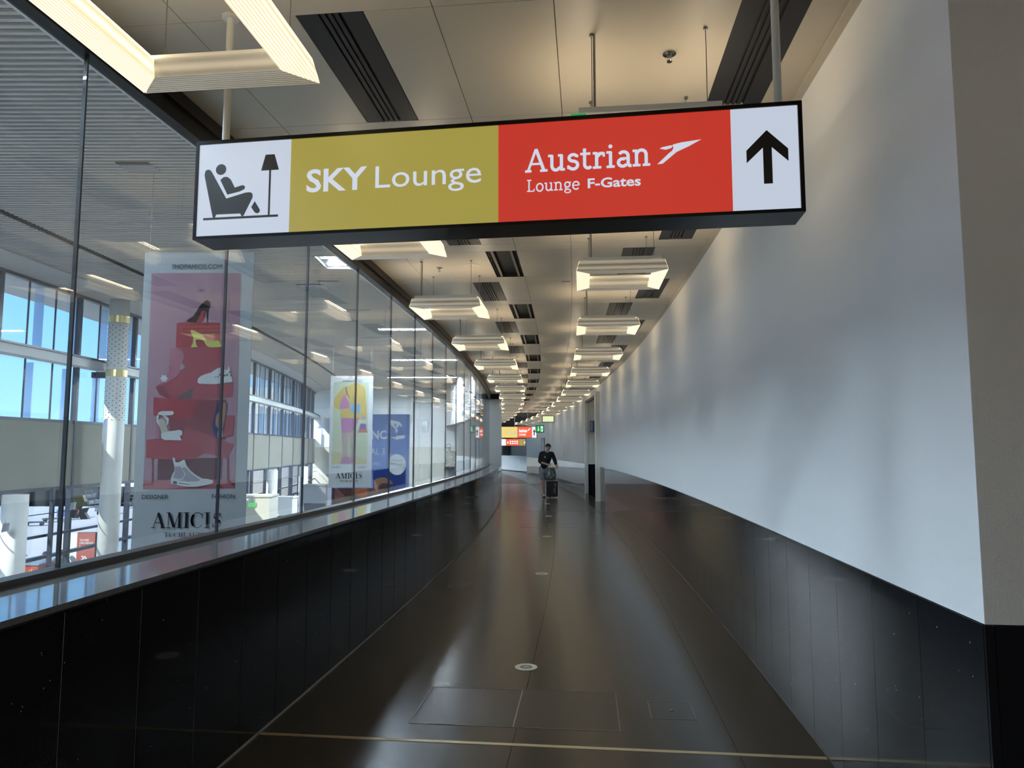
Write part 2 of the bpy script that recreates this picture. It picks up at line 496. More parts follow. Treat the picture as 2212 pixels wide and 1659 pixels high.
# high contrast roman capitals: thick / hair strokes
def roman(ch):
    S = []
    def th(p): S.append((p, 1.0))
    def hr(p): S.append((p, .28))
    def ser(x0, x1, y): S.append(([(x0, y), (x1, y)], .28))
    if ch == 'A': hr([(.12, 0), (.44, 1)]); th([(.42, .98), (.74, 0)]); hr([(.23, .34), (.60, .34)]); ser(0, .26, .015); ser(.58, .90, .015); return S, .90
    if ch == 'M': hr([(.14, 0), (.14, 1)]); th([(.16, .98), (.50, .04)]); hr([(.50, .02), (.82, .98)]); th([(.84, 1), (.84, 0)]); ser(0, .28, .015); ser(.68, 1.0, .015); ser(0, .2, .985); ser(.8, 1.0, .985); return S, 1.04
    if ch == 'I': th([(.20, 0), (.20, 1)]); ser(.02, .38, .015); ser(.02, .38, .985); return S, .42
    if ch == 'C': th(arc(.44, .5, .36, .46, 130, 230, 8)); hr(arc(.44, .5, .37, .49, 40, 130, 8)); hr(arc(.44, .5, .37, .49, 230, 320, 8)); hr([(.74, .62), (.74, .95)]); return S, .82
    if ch == 'S': th([(.20, .72), (.34, .56), (.50, .44), (.56, .28)]); hr(arc(.36, .75, .20, .23, 20, 200, 9)); hr(arc(.34, .26, .23, .24, 0, -160, 9)); hr([(.56, .7), (.56, .97)]); hr([(.10, .03), (.10, .30)]); return S, .68
    if ch == 'T': th([(.38, 0), (.38, 1)]); ser(.02, .74, .985); ser(.22, .54, .015); hr([(.03, 1), (.03, .75)]); hr([(.73, 1), (.73, .75)]); return S, .78
    if ch == 'U': th([(.18, 1), (.18, .3)] + arc(.42, .3, .24, .26, 180, 230, 5)); hr(arc(.42, .3, .25, .28, 225, 360, 8) + [(.67, 1)]); ser(.02, .36, .985); ser(.55, .80, .985); return S, .84
    if ch == 'H': th([(.18, 0), (.18, 1)]); th([(.68, 0), (.68, 1)]); hr([(.18, .5), (.68, .5)]); ser(.02, .34, .015); ser(.52, .84, .015); ser(.02, .34, .985); ser(.52, .84, .985); return S, .88
    if ch == 'L': th([(.18, 0), (.18, 1)]); ser(.02, .36, .985); ser(.02, .66, .015); hr([(.65, 0), (.65, .3)]); return S, .70
    if ch == 'B': th([(.18, 0), (.18, 1)]); hr([(.02, .985), (.40, .985)] + arc(.40, .75, .16, .235, 90, -90, 8) + [(.18, .51)]); hr([(.02, .015), (.42, .015)] + arc(.42, .26, .2, .25, -90, 90, 8)); th(arc(.42, .26, .19, .2, -50, 50, 5)); th(arc(.40, .75, .15, .16, -50, 50, 5)); return S, .72
    if ch == 'E': th([(.18, 0), (.18, 1)]); ser(.02, .62, .985); ser(.02, .66, .015); hr([(.18, .52), (.5, .52)]); hr([(.62, .75), (.62, 1)]); hr([(.66, 0), (.66, .28)]); return S, .72
    if ch == 'N': hr([(.14, 0), (.14, 1)]); th([(.15, .98), (.72, .03)]); hr([(.74, 0), (.74, 1)]); ser(0, .28, .015); ser(.60, .88, .985); ser(0, .2, .985); return S, .90
    return [], .3
def letters(pr, text, font, u0, u1, vb, vc, w, gap=0.06):
    """set text with baseline vb, cap line vc, from u0 to u1"""
    x = 0; G = []
    for ch in text:
        S, adv = font(ch)
        G.append((x, S)); x += adv + gap
    x -= gap
    kx = (u1 - u0) / x; ky = (vc - vb)
    for x0, S in G:
        if x0 is not None and S and S[-1][1] == 1.4:
            c_ = S[-1][0][0]; q = u0 + (x0 + .15) * kx; rr_ = .085 * ky
            pr.poly([(q + rr_ * cos(2 * pi * k / 14), vb + .90 * ky + rr_ * sin(2 * pi * k / 14)) for k in range(14)]); S = S[:-1]
        for pts, f in S:
            stroke(pr, [(u0 + (x0 + a) * kx, vb + b * ky) for a, b in pts], w * f * ky)
def sans_data(text, offset=0.0):
    cu = bpy.data.curves.new('lettering', 'FONT')
    cu.body = text; cu.size = 1.0; cu.offset = offset; cu.resolution_u = 3
    ob = bpy.data.objects.new('lettering', cu)
    me = bpy.data.meshes.new_from_object(ob)
    vs = [(v.co.x, v.co.y) for v in me.vertices]
    fs = [tuple(p.vertices) for p in me.polygons]
    bpy.data.objects.remove(ob); bpy.data.curves.remove(cu); bpy.data.meshes.remove(me)
    return vs, fs
_CAP = {}
def sans(pr, text, u0, u1, vb, vc, bold=0.0, rot=0.0):
    vs, fs = sans_data(text, bold)
    if bold not in _CAP:
        _CAP[bold] = max(v[1] for v in sans_data('H', bold)[0]) + bold * 0
    cap = _CAP[bold]
    xa = min(v[0] for v in vs); xb = max(v[0] for v in vs)
    kx = (u1 - u0) / (xb - xa); ky = (vc - vb) / cap
    b = len(pr.v)
    c, s = cos(rot), sin(rot)
    for x, y in vs:
        a, q = (x - xa) * kx, y * ky
        pr.v.append((u0 + a * c - q * s, pr.y, vb + a * s + q * c))
    pr.f += [tuple(b + i for i in f) for f in fs]
def reskin(verts, edges, radii, name, m, parent, root=0, sub=2):
    me = bpy.data.meshes.new(name)
    me.from_pydata(verts, edges, [])
    me.update()
    o = bpy.data.objects.new(name, me)
    md = o.modifiers.new('skin', 'SKIN')
    md.use_smooth_shade = True
    o.modifiers.new('sub', 'SUBSURF').levels = sub
    o.modifiers['sub'].render_levels = sub
    if not me.skin_vertices:
        import bmesh
        bm = bmesh.new(); bm.from_mesh(me); bm.verts.layers.skin.verify(); bm.to_mesh(me); bm.free()
    for i, r in enumerate(radii):
        sv = me.skin_vertices[0].data[i]
        sv.radius = (r, r) if not isinstance(r, tuple) else r
        sv.use_root = (i == root)
    me.materials.append(MATS[m])
    COL.objects.link(o)
    o.parent = parent
    return o
# ================================================================== THE SETTING
MOD = 1.3375       # building module along the corridor
GLO, PAO, RWO = -2.30, -1.86, 1.235
CEIL = 3.60
S_END = 26.2       # end of the glazed parapet
# ---- corridor floor
fl = MB()
fl.cbox(-6, 72, -2.4, 1.35, -0.25, -0.012, 2.0)
fl.cbox(-6, 2.5, 1.3, 7, -0.25, -0.012, 2.0)
floor = tag(fl.obj('floor', 'joint_dark'), 'dark brown polished stone floor of the curved corridor', kind='structure')
edges_s = [-6, -2.0, 4.0, 18.65, 33.3, 47.95, 62.6, 72]
for a, b in zip(edges_s, edges_s[1:]):
    for o0, o1 in ((-1.90, -0.42), (-0.42, 0.78), (0.78, 1.27)):
        s_ = MB(); s_.cbox(a + .004, b - .004, o0 + .0012, o1 - .0012, -0.012, 0.0, 1.5)
        s_.obj('floor_slab', 'floor_stone', floor)
for o0, o1 in ((1.27, 4.0), (4.0, 7.0)):
    s_ = MB(); s_.cbox(-5.996, 2.5, o0 + .002, o1 - .002, -0.012, 0.0, 2); s_.obj('floor_slab', 'floor_stone', floor)
# ---- left parapet
pa = MB(); pa.cbox(-6, S_END, -2.42, PAO - .03, -3.8, 1.0, 1.3)
wl_ = tag(pa.obj('wall_left', 'joint_light'), 'dark granite parapet under the glass on the left of the corridor', kind='structure')
s = -5.9
PW = MOD * 2 / 6
jl = MB(); jl.cbox(-6, S_END, PAO - .03, PAO - .0025, 0.004, 1.017, 1.2); jl.obj('panel_joint', 'joint_light', wl_)
s0p = 2.42 - 18 * PW
while s0p + PW < S_END + .1:
    b = MB(); b.cbox(s0p + .003, s0p + PW - .003, PAO - .03, PAO, 0.004, 1.018, 5)
    b.obj('granite_panel', 'granite', wl_)
    s0p += PW
g = MB(); g.cbox(-6, S_END, PAO - .03, PAO - .012, 1.0, 1.034, 1.3); g.obj('shadow_gap', 'joint_dark', wl_)
s = 2.95 - 2 * 2.675 - 1.3375
while s < S_END - .2:
    e1 = min(s + 2.675, S_END)
    b = MB(); b.cbox(s + .002, e1 - .002, GLO + .035, PAO + .012, 1.034, 1.056, 1.34)
    b.obj('coping_slab', 'counter', wl_); s = e1
b = MB(); b.cbox(-6, S_END, GLO - .05, GLO + .035, 1.0, 1.085, 1.3); b.obj('glazing_channel', 'gasket', wl_)
bb = MB(); bb.cbox(-6, S_END, PAO, PAO + .006, 0, .012, 1.3)
tag(bb.obj('baseboard_left', 'joint_light'), 'thin pale sealant line along the foot of the parapet', kind='structure')
# ---- glass partition
win = tag(empty('window_1'), 'frameless glass partition of tall panes above the parapet', kind='structure')
s = 2.93 - 5 * MOD
while s < S_END - .3:
    e1 = min(s + MOD, S_END)
    b = MB(); b.cbox(s + .005, e1 - .005, GLO - .008, GLO + .008, 1.07, 3.43, 5); b.obj('glass_pane', 'glass_clear', win)
    j = MB(); j.cbox(s - .005, s + .005, GLO - .009, GLO + .009, 1.085, 3.42, 5); j.obj('glass_joint', 'mullion', win)
    s += MOD
hb = MB()
hb.cbox(-6, S_END, -2.335, -2.26, 3.42, 3.51, 1.3)
hb.cbox(-6, S_END, -2.335, -2.235, 3.51, 3.515, 1.3)
hb.cbox(-6, S_END, -2.335, -2.25, 3.515, 3.66, 1.3)
tag(hb.obj('trim_1', 'beam_black'), 'black metal head beam running along the top of the glass', kind='structure')
ht = MB(); ht.cbox(-6, S_END, -2.365, -2.336, 3.43, 3.50, 1.3)
tag(ht.obj('trim_2', 'alu'), 'aluminium strip behind the black head beam', kind='structure')
# ---- right wall
rw = MB()
rw.cbox(2.4302, 22.3, RWO, RWO + .16, 1.052, CEIL + .06, 1.2)
rw.cbox(2.45, 22.3, RWO + .012, RWO + .16, 0, 1.052, 1.2)
rw.cbox(26.0, 48.0, RWO, RWO + .16, 1.052, CEIL + .06, 1.2)
rw.cbox(26.0, 48.0, RWO + .012, RWO + .16, 0, 1.052, 1.2)
rw.cbox(22.3, 26.0, RWO, RWO + .16, 3.36, CEIL + .06, 1.2)
wr = tag(rw.obj('wall_right', 'plaster'), 'white plastered wall on the right of the corridor', kind='structure')
def gp(parent, a, b):
    q = a
    while q < b - .05:
        e1 = min(q + PW, b)
        m_ = MB(); m_.cbox(q + .0015, e1 - .0015, RWO - .006, RWO + .014, 0.004, 1.050, 5); m_.obj('granite_panel', 'granite', parent); q = e1
gp(wr, 2.43, 22.25); gp(wr, 26.05, 47.9)
jl = MB(); jl.cbox(2.45, 22.25, RWO - .0035, RWO + .012, 0, 1.05, 1.2); jl.cbox(26.05, 47.9, RWO - .0035, RWO + .012, 0, 1.05, 1.2); jl.obj('panel_joint', 'joint_light', wr)
# return face at the near corner
rr = MB()
rr.cbox(2.43, 2.60, RWO + .002, 7.0, 1.052, CEIL + .06, 9); rr.cbox(2.445, 2.60, RWO + .01, 7.0, 0, 1.052, 9)
wt = tag(rr.obj('wall_return', 'plaster_return'), 'beige plastered end of the right wall nearest the camera', kind='structure')
q = RWO - .006
i = 0
while q < 6.9:
    e1 = min(q + (.03 if i == 0 else .9), 7.0); i += 1
    m_ = MB(); m_.cbox(2.420, 2.44, q + .0015, e1 - .0015, 0.004, 1.050, 9); m_.obj('granite_panel', 'granite', wt); q = e1
jl = MB(); jl.cbox(2.426, 2.445, RWO, 7.0, 0.0, 1.05, 9); jl.obj('panel_joint', 'joint_light', wt)
# walls behind the camera so the lobby is closed
bw = MB(); bw.cbox(-6.2, -6.0, -2.42, 7.2, -.2, CEIL + .1, 9)
tag(bw.obj('wall_back', 'plaster'), 'plain wall closing the lobby behind the viewer', kind='structure')
bw = MB(); bw.cbox(-6.2, 2.6, 7.0, 7.2, -.2, CEIL + .1, 9)
tag(bw.obj('wall_lobby', 'plaster'), 'plain wall on the far right of the lobby', kind='structure')

# ---- ceiling
cb = MB(); cb.cbox(-6.2, 72, -2.42, 1.40, CEIL + .06, CEIL + .12, 2.0); cb.cbox(-6.2, 2.6, 1.3, 7.2, CEIL + .06, CEIL + .12, 2.0)
ceil = tag(cb.obj('ceiling', 'ceiling_back'), 'beige metal panel ceiling of the corridor', kind='structure')
LT = .022
def cp(s0, s1, o0, o1):
    b = MB(); b.cbox(s0 + .002, s1 - .002, o0 + .002, o1 - .002, CEIL, CEIL + LT, 5); b.obj('ceiling_panel', 'ceiling_panel', ceil)
for k in range(-6, 27):
    s0 = 3.0 + MOD * k; s1 = s0 + 1.09; s2 = s0 + MOD
    if k % 2 == 0:
        if k < 2 or True: cols = [(-2.25, -1.87), (-1.87, -1.325), (-1.005, -.68), (-.68, -.13), (-.13, .71), (1.02, RWO)]
    else:
        cols = [(-2.25, -1.87), (-1.87, -1.0), (-.685, -.13), (-.13, .39), (.705, RWO)]
    for a, b_ in cols: cp(s0, s1, a, b_)
    for a, b_ in [(-2.25, -1.87), (-1.87, -.68), (-.68, -.13), (-.13, RWO)]:
        if k < 17: cp(s1, s2, a, b_)
    if k >= 17: cp(s1, s2, -2.25, RWO)
cr = MB(); cr.cbox(2.5, 38.4, RWO - .045, RWO, CEIL - .012, CEIL, 1.3)
tag(cr.obj('trim_3', 'ceiling_panel'), 'narrow cornice where the right wall meets the ceiling', kind='structure')
for a, b_ in ((1.24, 3.2), (3.2, 5.1), (5.1, 7.0)):
    for c in range(6): cp(-6 + c * 1.42, -6 + (c + 1) * 1.42 - .005, a, b_)

# ---- pier at the end of the glass and the doorway
pr = MB(); pr.cbox(S_END, S_END + 1.6, -2.42, PAO + .012, -3.8, CEIL - .16, 5)
pier = tag(pr.obj('wall_pier', 'hall_grey'), 'light grey pier closing the end of the glass partition', kind='structure')
b = MB(); b.cbox(S_END - .3, S_END + 1.6, -2.42, -1.45, CEIL - .18, CEIL + .05, 5); b.obj('head_band', 'beam_black', pier)
# recess behind doorway on the right, s 22.3..26
dr = tag(empty('door_1'), 'doorway in the right wall with tall pale jambs', kind='structure')
b = MB(); b.cbox(22.05, 22.25, RWO - .14, RWO + .02, 0, 3.38, 5); b.obj('door_jamb', 'frosted', dr)
b = MB(); b.cbox(25.95, 26.1, RWO - .05, RWO + .06, 0, 3.36, 5); b.obj('door_jamb', 'frosted', dr)
b = MB(); b.cbox(22.3, 26.0, RWO - .02, RWO + .10, 3.28, 3.36, 5); b.obj('door_head', 'mullion', dr)
b = MB(); b.cbox(22.3, 26.0, RWO + .55, RWO + .65, 1.05, 3.3, 5); b.cbox(25.98, 26.1, RWO + .06, RWO + .65, 1.05, 3.3, 5); b.obj('recess_wall', 'plaster_return', dr)
b = MB(); b.cbox(22.3, 26.0, RWO + .53, RWO + .65, 0, 1.05, 5); b.cbox(25.97, 26.1, RWO + .06, RWO + .65, 0, 1.05, 5); b.obj('recess_plinth', 'granite', dr)
b = MB(); b.cbox(22.3, 26.0, RWO - .02, RWO + .6, -.01, .003, 5); b.obj('door_sill', 'granite', dr)
b = MB(); b.cbox(22.3, 26.0, RWO, RWO + .6, 3.30, 3.36, 5); b.obj('door_soffit', 'plaster_return', dr)
lf = MB(); lf.cbox(23.6, 23.65, RWO + .26, RWO + .50, .02, 3.2, 5)
leaf = lf.obj('door_leaf', 'mullion', dr)
hd = MB()
for zz in ((.9, 1.35),):
    c = P(23.56, RWO + .24); hd.cyl((c.x, c.y, .25), (c.x, c.y, 2.0), .014)
hd.obj('door_handle', 'chrome', leaf)
# second door, far down the right wall
b = MB(); b.cbox(40.6, 41.9, RWO - .02, RWO + .02, 0, 2.25, 5)
d2 = tag(b.obj('door_2', 'mullion'), 'small grey door in the right wall beyond the man', kind='structure')
b = MB(); b.cbox(40.7, 41.8, RWO - .03, RWO - .018, .02, 2.17, 5); b.obj('door_leaf', 'steel_grey', d2)
# glazing continues beyond the pier
b = MB(); b.cbox(S_END + 1.6, 60, -2.45, -2.25, -3.8, 1.05, 1.5)
tag(b.obj('wall_inner', 'hall_white'), 'low wall under the glazing beyond the grey pier', kind='structure')
w3 = tag(empty('window_3'), 'glazing beyond the grey pier', kind='structure')
s = S_END + 1.6
while s < 58:
    b = MB(); b.cbox(s + .01, s + 3.9, -2.31, -2.295, 1.05, CEIL + .06, 9); b.obj('glass_pane', 'glass_clear', w3); s += 3.91
# barrier across the corridor
p0 = Vector((1.30, 48.0)); p1 = Vector((-3.4, 63.0))
dv = (p1 - p0).normalized(); nv = Vector((dv.y, -dv.x))
def slab2(pa_, pb_, th, z0, z1):
    d = (pb_ - pa_).normalized(); n = Vector((d.y, -d.x)) * th
    return [(pa_.x, pa_.y, z0), (pb_.x, pb_.y, z0), (pb_.x + n.x, pb_.y + n.y, z0), (pa_.x + n.x, pa_.y + n.y, z0)], [(pa_.x, pa_.y, z1), (pb_.x, pb_.y, z1), (pb_.x + n.x, pb_.y + n.y, z1), (pa_.x + n.x, pa_.y + n.y, z1)]
bar = tag(empty('wall_barrier'), 'low etched glass balustrade crossing the corridor in the distance', kind='structure')
n_ = 6
for i in range(n_):
    a_ = p0 + (p1 - p0) * (i / n_); b_ = p0 + (p1 - p0) * ((i + 1) / n_) - dv * .02
    b = MB(); b.hexa(*slab2(a_, b_, .04, .06, 1.12)); b.obj('balustrade_panel', 'etched', bar)
b = MB(); b.hexa(*slab2(p0, p1, .1, 0, .06)); b.obj('base_rail', 'joint_dark', bar)
we = tag(empty('wall_end'), 'beige wall with a glazed strip behind the far balustrade', kind='structure')
pa2 = Vector((3.6, 66)); pb2 = Vector((-4.4, 66))
b = MB(); b.hexa(*slab2(pa2, pb2, .2, -.3, 2.05)); b.obj('wall_panel', 'beige', we)
b = MB(); b.hexa(*slab2(pa2, pb2, .2, 2.05, 2.75)); b.obj('window_strip', 'hall_grey', we)
b = MB(); b.hexa(*slab2(pa2, pb2, .2, 2.75, 3.9)); b.obj('bulkhead', 'ceiling_back', we)
b = MB(); b.cbox(48.0, 66, RWO + 2.2, RWO + 2.35, -.2, 3.8, 2)
tag(b.obj('wall_far_right', 'beige'), 'beige wall far down on the right beyond the corridor bend', kind='structure')
b = MB(); b.cbox(47.9, 66, 1.2, RWO + 2.4, -.25, -.0, 2)
tag(b.obj('floor_far', 'floor_stone'), 'dark floor beyond the bend', kind='structure')
b = MB(); b.cbox(47.9, 66, 1.3, RWO + 2.4, CEIL + .05, CEIL + .2, 2)
tag(b.obj('ceiling_far', 'ceiling_back'), 'dark ceiling beyond the bend', kind='structure')

# ================================================================== THE HALL BEHIND THE GLASS
HZ = -3.8; HC = 7.2
FP = [(-17.0, -14), (-16.3, -4), (-15.75, 6), (-15.25, 14), (-15.05, 20.8), (-14.95, 25), (-15.1, 33), (-15.5, 41.8), (-16.05, 48), (-16.75, 55), (-17.7, 62), (-18.95, 68.6)]
def fx(y):
    for (x0, y0), (x1, y1) in zip(FP, FP[1:]):
        if y <= y1:
            t = (y - y0) / (y1 - y0); return x0 + (x1 - x0) * t
    return FP[-1][0]
def FA(y, o):
    """point o metres outside (negative o = inside, towards the corridor is +) of the facade at depth y"""
    return Vector((fx(y) + o, y))
YE = 68.0
hf = MB()
hf.hexa([(-30, -16, HZ - .2), (-1.0, -16, HZ - .2), (-1.0, 69, HZ - .2), (-30, 69, HZ - .2)], [(-16, -16, HZ), (-1.0, -16, HZ), (-1.0, 69, HZ), (-19, 69, HZ)])
tag(hf.obj('floor.001', 'hall_floor'), 'grey floor of the hall one storey below', kind='structure')
# wall above the corridor on the hall side
b = MB(); b.cbox(-14, 62, -2.60, -2.42, CEIL + .06, HC + .2, 2.5)
tag(b.obj('wall_upper', 'hall_white'), 'white wall of the hall above the corridor glass', kind='structure')
b = MB(); b.cbox(-16, -6, -2.60, -2.42, HZ, CEIL + .06, 2.5); b.hexa([(-20, -15, HZ), (-2, -15, HZ), (-2, -14.8, HZ), (-20, -14.8, HZ)], [(-20, -15, HC), (-2, -15, HC), (-2, -14.8, HC), (-20, -14.8, HC)])
tag(b.obj('wall_hall_back', 'hall_white'), 'white wall of the hall behind the viewer', kind='structure')
# hall ceiling
y0 = -14.0
hcb = MB()
ys = [y0 + i * 2.0 for i in range(42)]
for a, c in zip(ys, ys[1:]):
    if c > 70: break
    def q4(z, o_in):
        return [(fx(a) + o_in, a, z), (0.5 if a < 20 else -1.0, a, z), (0.5 if c < 20 else -1.0, c, z), (fx(c) + o_in, c, z)]
    hcb.hexa(q4(HC + .09, .3), q4(HC + .2, .3))
hce = tag(hcb.obj('ceiling.001', 'hall_void'), 'ribbed metal ceiling of the hall behind the glass', kind='structure')
recess = [(-2.5, -13.5, -7.6, 1.21), (3.4, -13.5, -7.6, 1.21), (9.3, -13.8, -8.0, 1.21), (21.0, -5.8, -2.9, 1.5), (33.0, -6.3, -2.9, .5), (44.5, -7.7, -3.4, .5), (55.5, -9.8, -4.2, .5)]   # (y, x0, x1, width) of the light slots; the first three are added out of view to light the right wall
def in_recess(x, y):
    return any(abs(y - r[0]) < r[3] / 2 and r[1] < x < r[2] for r in recess)
sl = MB()
y = y0
while y < YE:
    xi = P(max(y, -6) if y < S0 else y * 1.0, -2.62)
    xr = P(y, -2.62).x
    xl = fx(y)
    segs = [(xl + .85, xl + 2.95), (xl + 3.2, xr)]
    rc = [r for r in recess if abs(y - r[0]) < r[3] / 2]
    if rc: segs = [segs[0], (segs[1][0], rc[0][1]), (rc[0][2], xr)]
    for a, c in segs:
        if c - a > .05:
            sl.add([(a, y, HC + .06), (c, y, HC + .06), (a, y + .01, HC), (c, y + .01, HC), (a, y + .075, HC), (c, y + .075, HC), (a, y + .085, HC + .06), (c, y + .085, HC + .06)],
                   [(0, 1, 3, 2), (2, 3, 5, 4), (4, 5, 7, 6)])
    y += .15
tag(sl.obj('ceiling_slat', 'hall_slat', hce), kind='stuff')
# black slot in the ceiling, following the facade
def fband(mb, o0, o1, z0, z1, ya=-14, yb=68.4, st=2.0):
    n = int((yb - ya) / st) + 1
    ps = [(o0, z0), (o0, z1), (o1, z1), (o1, z0)]
    vs = []
    for i in range(n + 1):
        yy = ya + (yb - ya) * i / n
        vs += [(fx(yy) + o, yy, z) for o, z in ps]
    fs = [(0, 1, 2, 3), tuple(range(n * 4, n * 4 + 4))[::-1]]
    for i in range(n):
        for j in range(4):
            fs.append((i * 4 + j, (i + 1) * 4 + j, (i + 1) * 4 + (j + 1) % 4, i * 4 + (j + 1) % 4))
    mb.add(vs, fs)
b = MB(); fband(b, 2.95, 3.2, HC + .03, HC + .09); b.obj('ceiling_slot', 'ceiling_back', hce)
# fascia between the ceiling edge and the window head
b = MB()
n = 42
vs = []
for i in range(n + 1):
    yy = -14 + 82.4 * i / n
    for o, z in ((.0, 6.86), (.0, 7.3), (.85, 7.3), (.85, 7.17)): vs.append((fx(yy) + o, yy, z))
fs = []
for i in range(n):
    for j in range(4): fs.append((i * 4 + j, (i + 1) * 4 + j, (i + 1) * 4 + (j + 1) % 4, i * 4 + (j + 1) % 4))
b.add(vs, fs)
b.obj('fascia', 'fascia', hce)
# ---- glazed facade
fac = tag(empty('window_2'), 'tall curved glazed facade of the hall with dark mullions', kind='structure')
BAY = 3.7
ym = [24.2 + BAY * i for i in range(-10, 12)]
ym = [y for y in ym if -14 < y < 68]
LV = [(HZ + .05, -1.88), (-1.78, -1.17), (-1.09, .30), (2.56, 4.36), (4.72, 6.80)]
for i, y in enumerate(ym):
    yb = y + BAY
    b = MB(); x = fx(y)
    b.box(x - .05, x + .12, y - .06, y + .06, HZ, 7.0); b.obj('mullion', 'mullion', fac)
    b = MB(); b.box(x + .25, x + .36, y - 1.35, y - 1.25, HZ, .34); b.obj('lower_post', 'mullion', fac)
    if yb > YE + 2: continue
    for z0, z1 in LV:
        b = MB()
        b.hexa([(fx(y) - .01, y + .06, z0), (fx(yb) - .01, yb - .06, z0), (fx(yb) + .015, yb - .06, z0), (fx(y) + .015, y + .06, z0)],
               [(fx(y) - .01, y + .06, z1), (fx(yb) - .01, yb - .06, z1), (fx(yb) + .015, yb - .06, z1), (fx(y) + .015, y + .06, z1)])
        b.obj('glass_pane', 'glass_facade', fac)
    # light post with narrow dark joints in the bay
    b = MB()
    for fr in (.34, .68):
        yy = y + BAY * fr; b.box(fx(yy) - .02, fx(yy) + .03, yy - .014, yy + .014, 2.5, 6.86)
    b.obj('glazing_joint', 'mullion', fac)
    b = MB()
    b.hexa([(fx(y) + .06, y + .03, .36), (fx(yb) + .06, yb - .03, .36), (fx(yb) + .10, yb - .03, .36), (fx(y) + .10, y + .03, .36)],
           [(fx(y) + .06, y + .03, 2.46), (fx(yb) + .06, yb - .03, 2.46), (fx(yb) + .10, yb - .03, 2.46), (fx(y) + .10, y + .03, 2.46)])
    b.obj('blind_panel', 'blind', fac)
    # outside fins
    b = MB()
    for fr in (.22, .72):
        yy = y + BAY * fr; b.box(fx(yy) - .80, fx(yy) - .50, yy - .02, yy + .02, 4.75, 6.9)
        yy = y + BAY * (fr - .08); b.box(fx(yy) - .80, fx(yy) - .50, yy - .02, yy + .02, 2.4, 4.4)
    b.obj('shading_fin', 'fin_blue', fac)
b = MB(); fband(b, -.02, .10, 2.46, 2.56); fband(b, -.03, .55, 4.66, 4.72); fband(b, -.03, .12, 6.80, 6.90); fband(b, .04, .14, .28, .38); b.obj('dark_rail', 'mullion', fac)
b = MB(); fband(b, .0, .50, 4.38, 4.66); b.obj('transom', 'frame_light', fac)
b = MB(); fband(b, -.05, .12, -1.88, -1.78); fband(b, .12, .22, -1.17, -1.09); fband(b, .3, .33, -.44, -.415); b.obj('handrail', 'mullion', fac)
b = MB(); fband(b, -2.3, -.05, 6.90, 7.2); b.obj('roof_overhang', 'frame_light', fac)
# end wall of the hall
ew = MB()
ew.hexa([(-30, YE + .4, HZ), (-1.0, YE - 3.0, HZ), (-1.0, YE - 2.7, HZ), (-30, YE + .7, HZ)], [(-30, YE + .4, HC + .3), (-1.0, YE - 3.0, HC + .3), (-1.0, YE - 2.7, HC + .3), (-30, YE + .7, HC + .3)])
wend = tag(ew.obj('wall_hall_end', 'hall_grey'), 'panelled end wall of the hall', kind='structure')
def ewy(x): return YE + .4 + (x + 30) / 29 * -3.4
for r in range(6):
    for c in range(7):
        x0 = -19.0 + c * 2.6; z0 = HZ + r * 1.85
        b = MB()
        b.hexa([(x0 + .02, ewy(x0) - .05, z0 + .02), (x0 + 2.58, ewy(x0 + 2.58) - .05, z0 + .02), (x0 + 2.58, ewy(x0 + 2.58) + .01, z0 + .02), (x0 + .02, ewy(x0) + .01, z0 + .02)],
               [(x0 + .02, ewy(x0) - .05, z0 + 1.83), (x0 + 2.58, ewy(x0 + 2.58) - .05, z0 + 1.83), (x0 + 2.58, ewy(x0 + 2.58) + .01, z0 + 1.83), (x0 + .02, ewy(x0) + .01, z0 + 1.83)])
        b.obj('wall_panel', 'hall_white' if r > 2 else 'beige', wend)
# ---- outside
g = MB(); g.box(-420, -14.9, -200, 420, HZ - .5, HZ - .1)
g.box(-420, 200, 69.2, 420, HZ - .5, HZ - .1)
tag(g.obj('ground', 'tarmac'), 'sunlit pale airfield apron outside the windows', kind='structure')

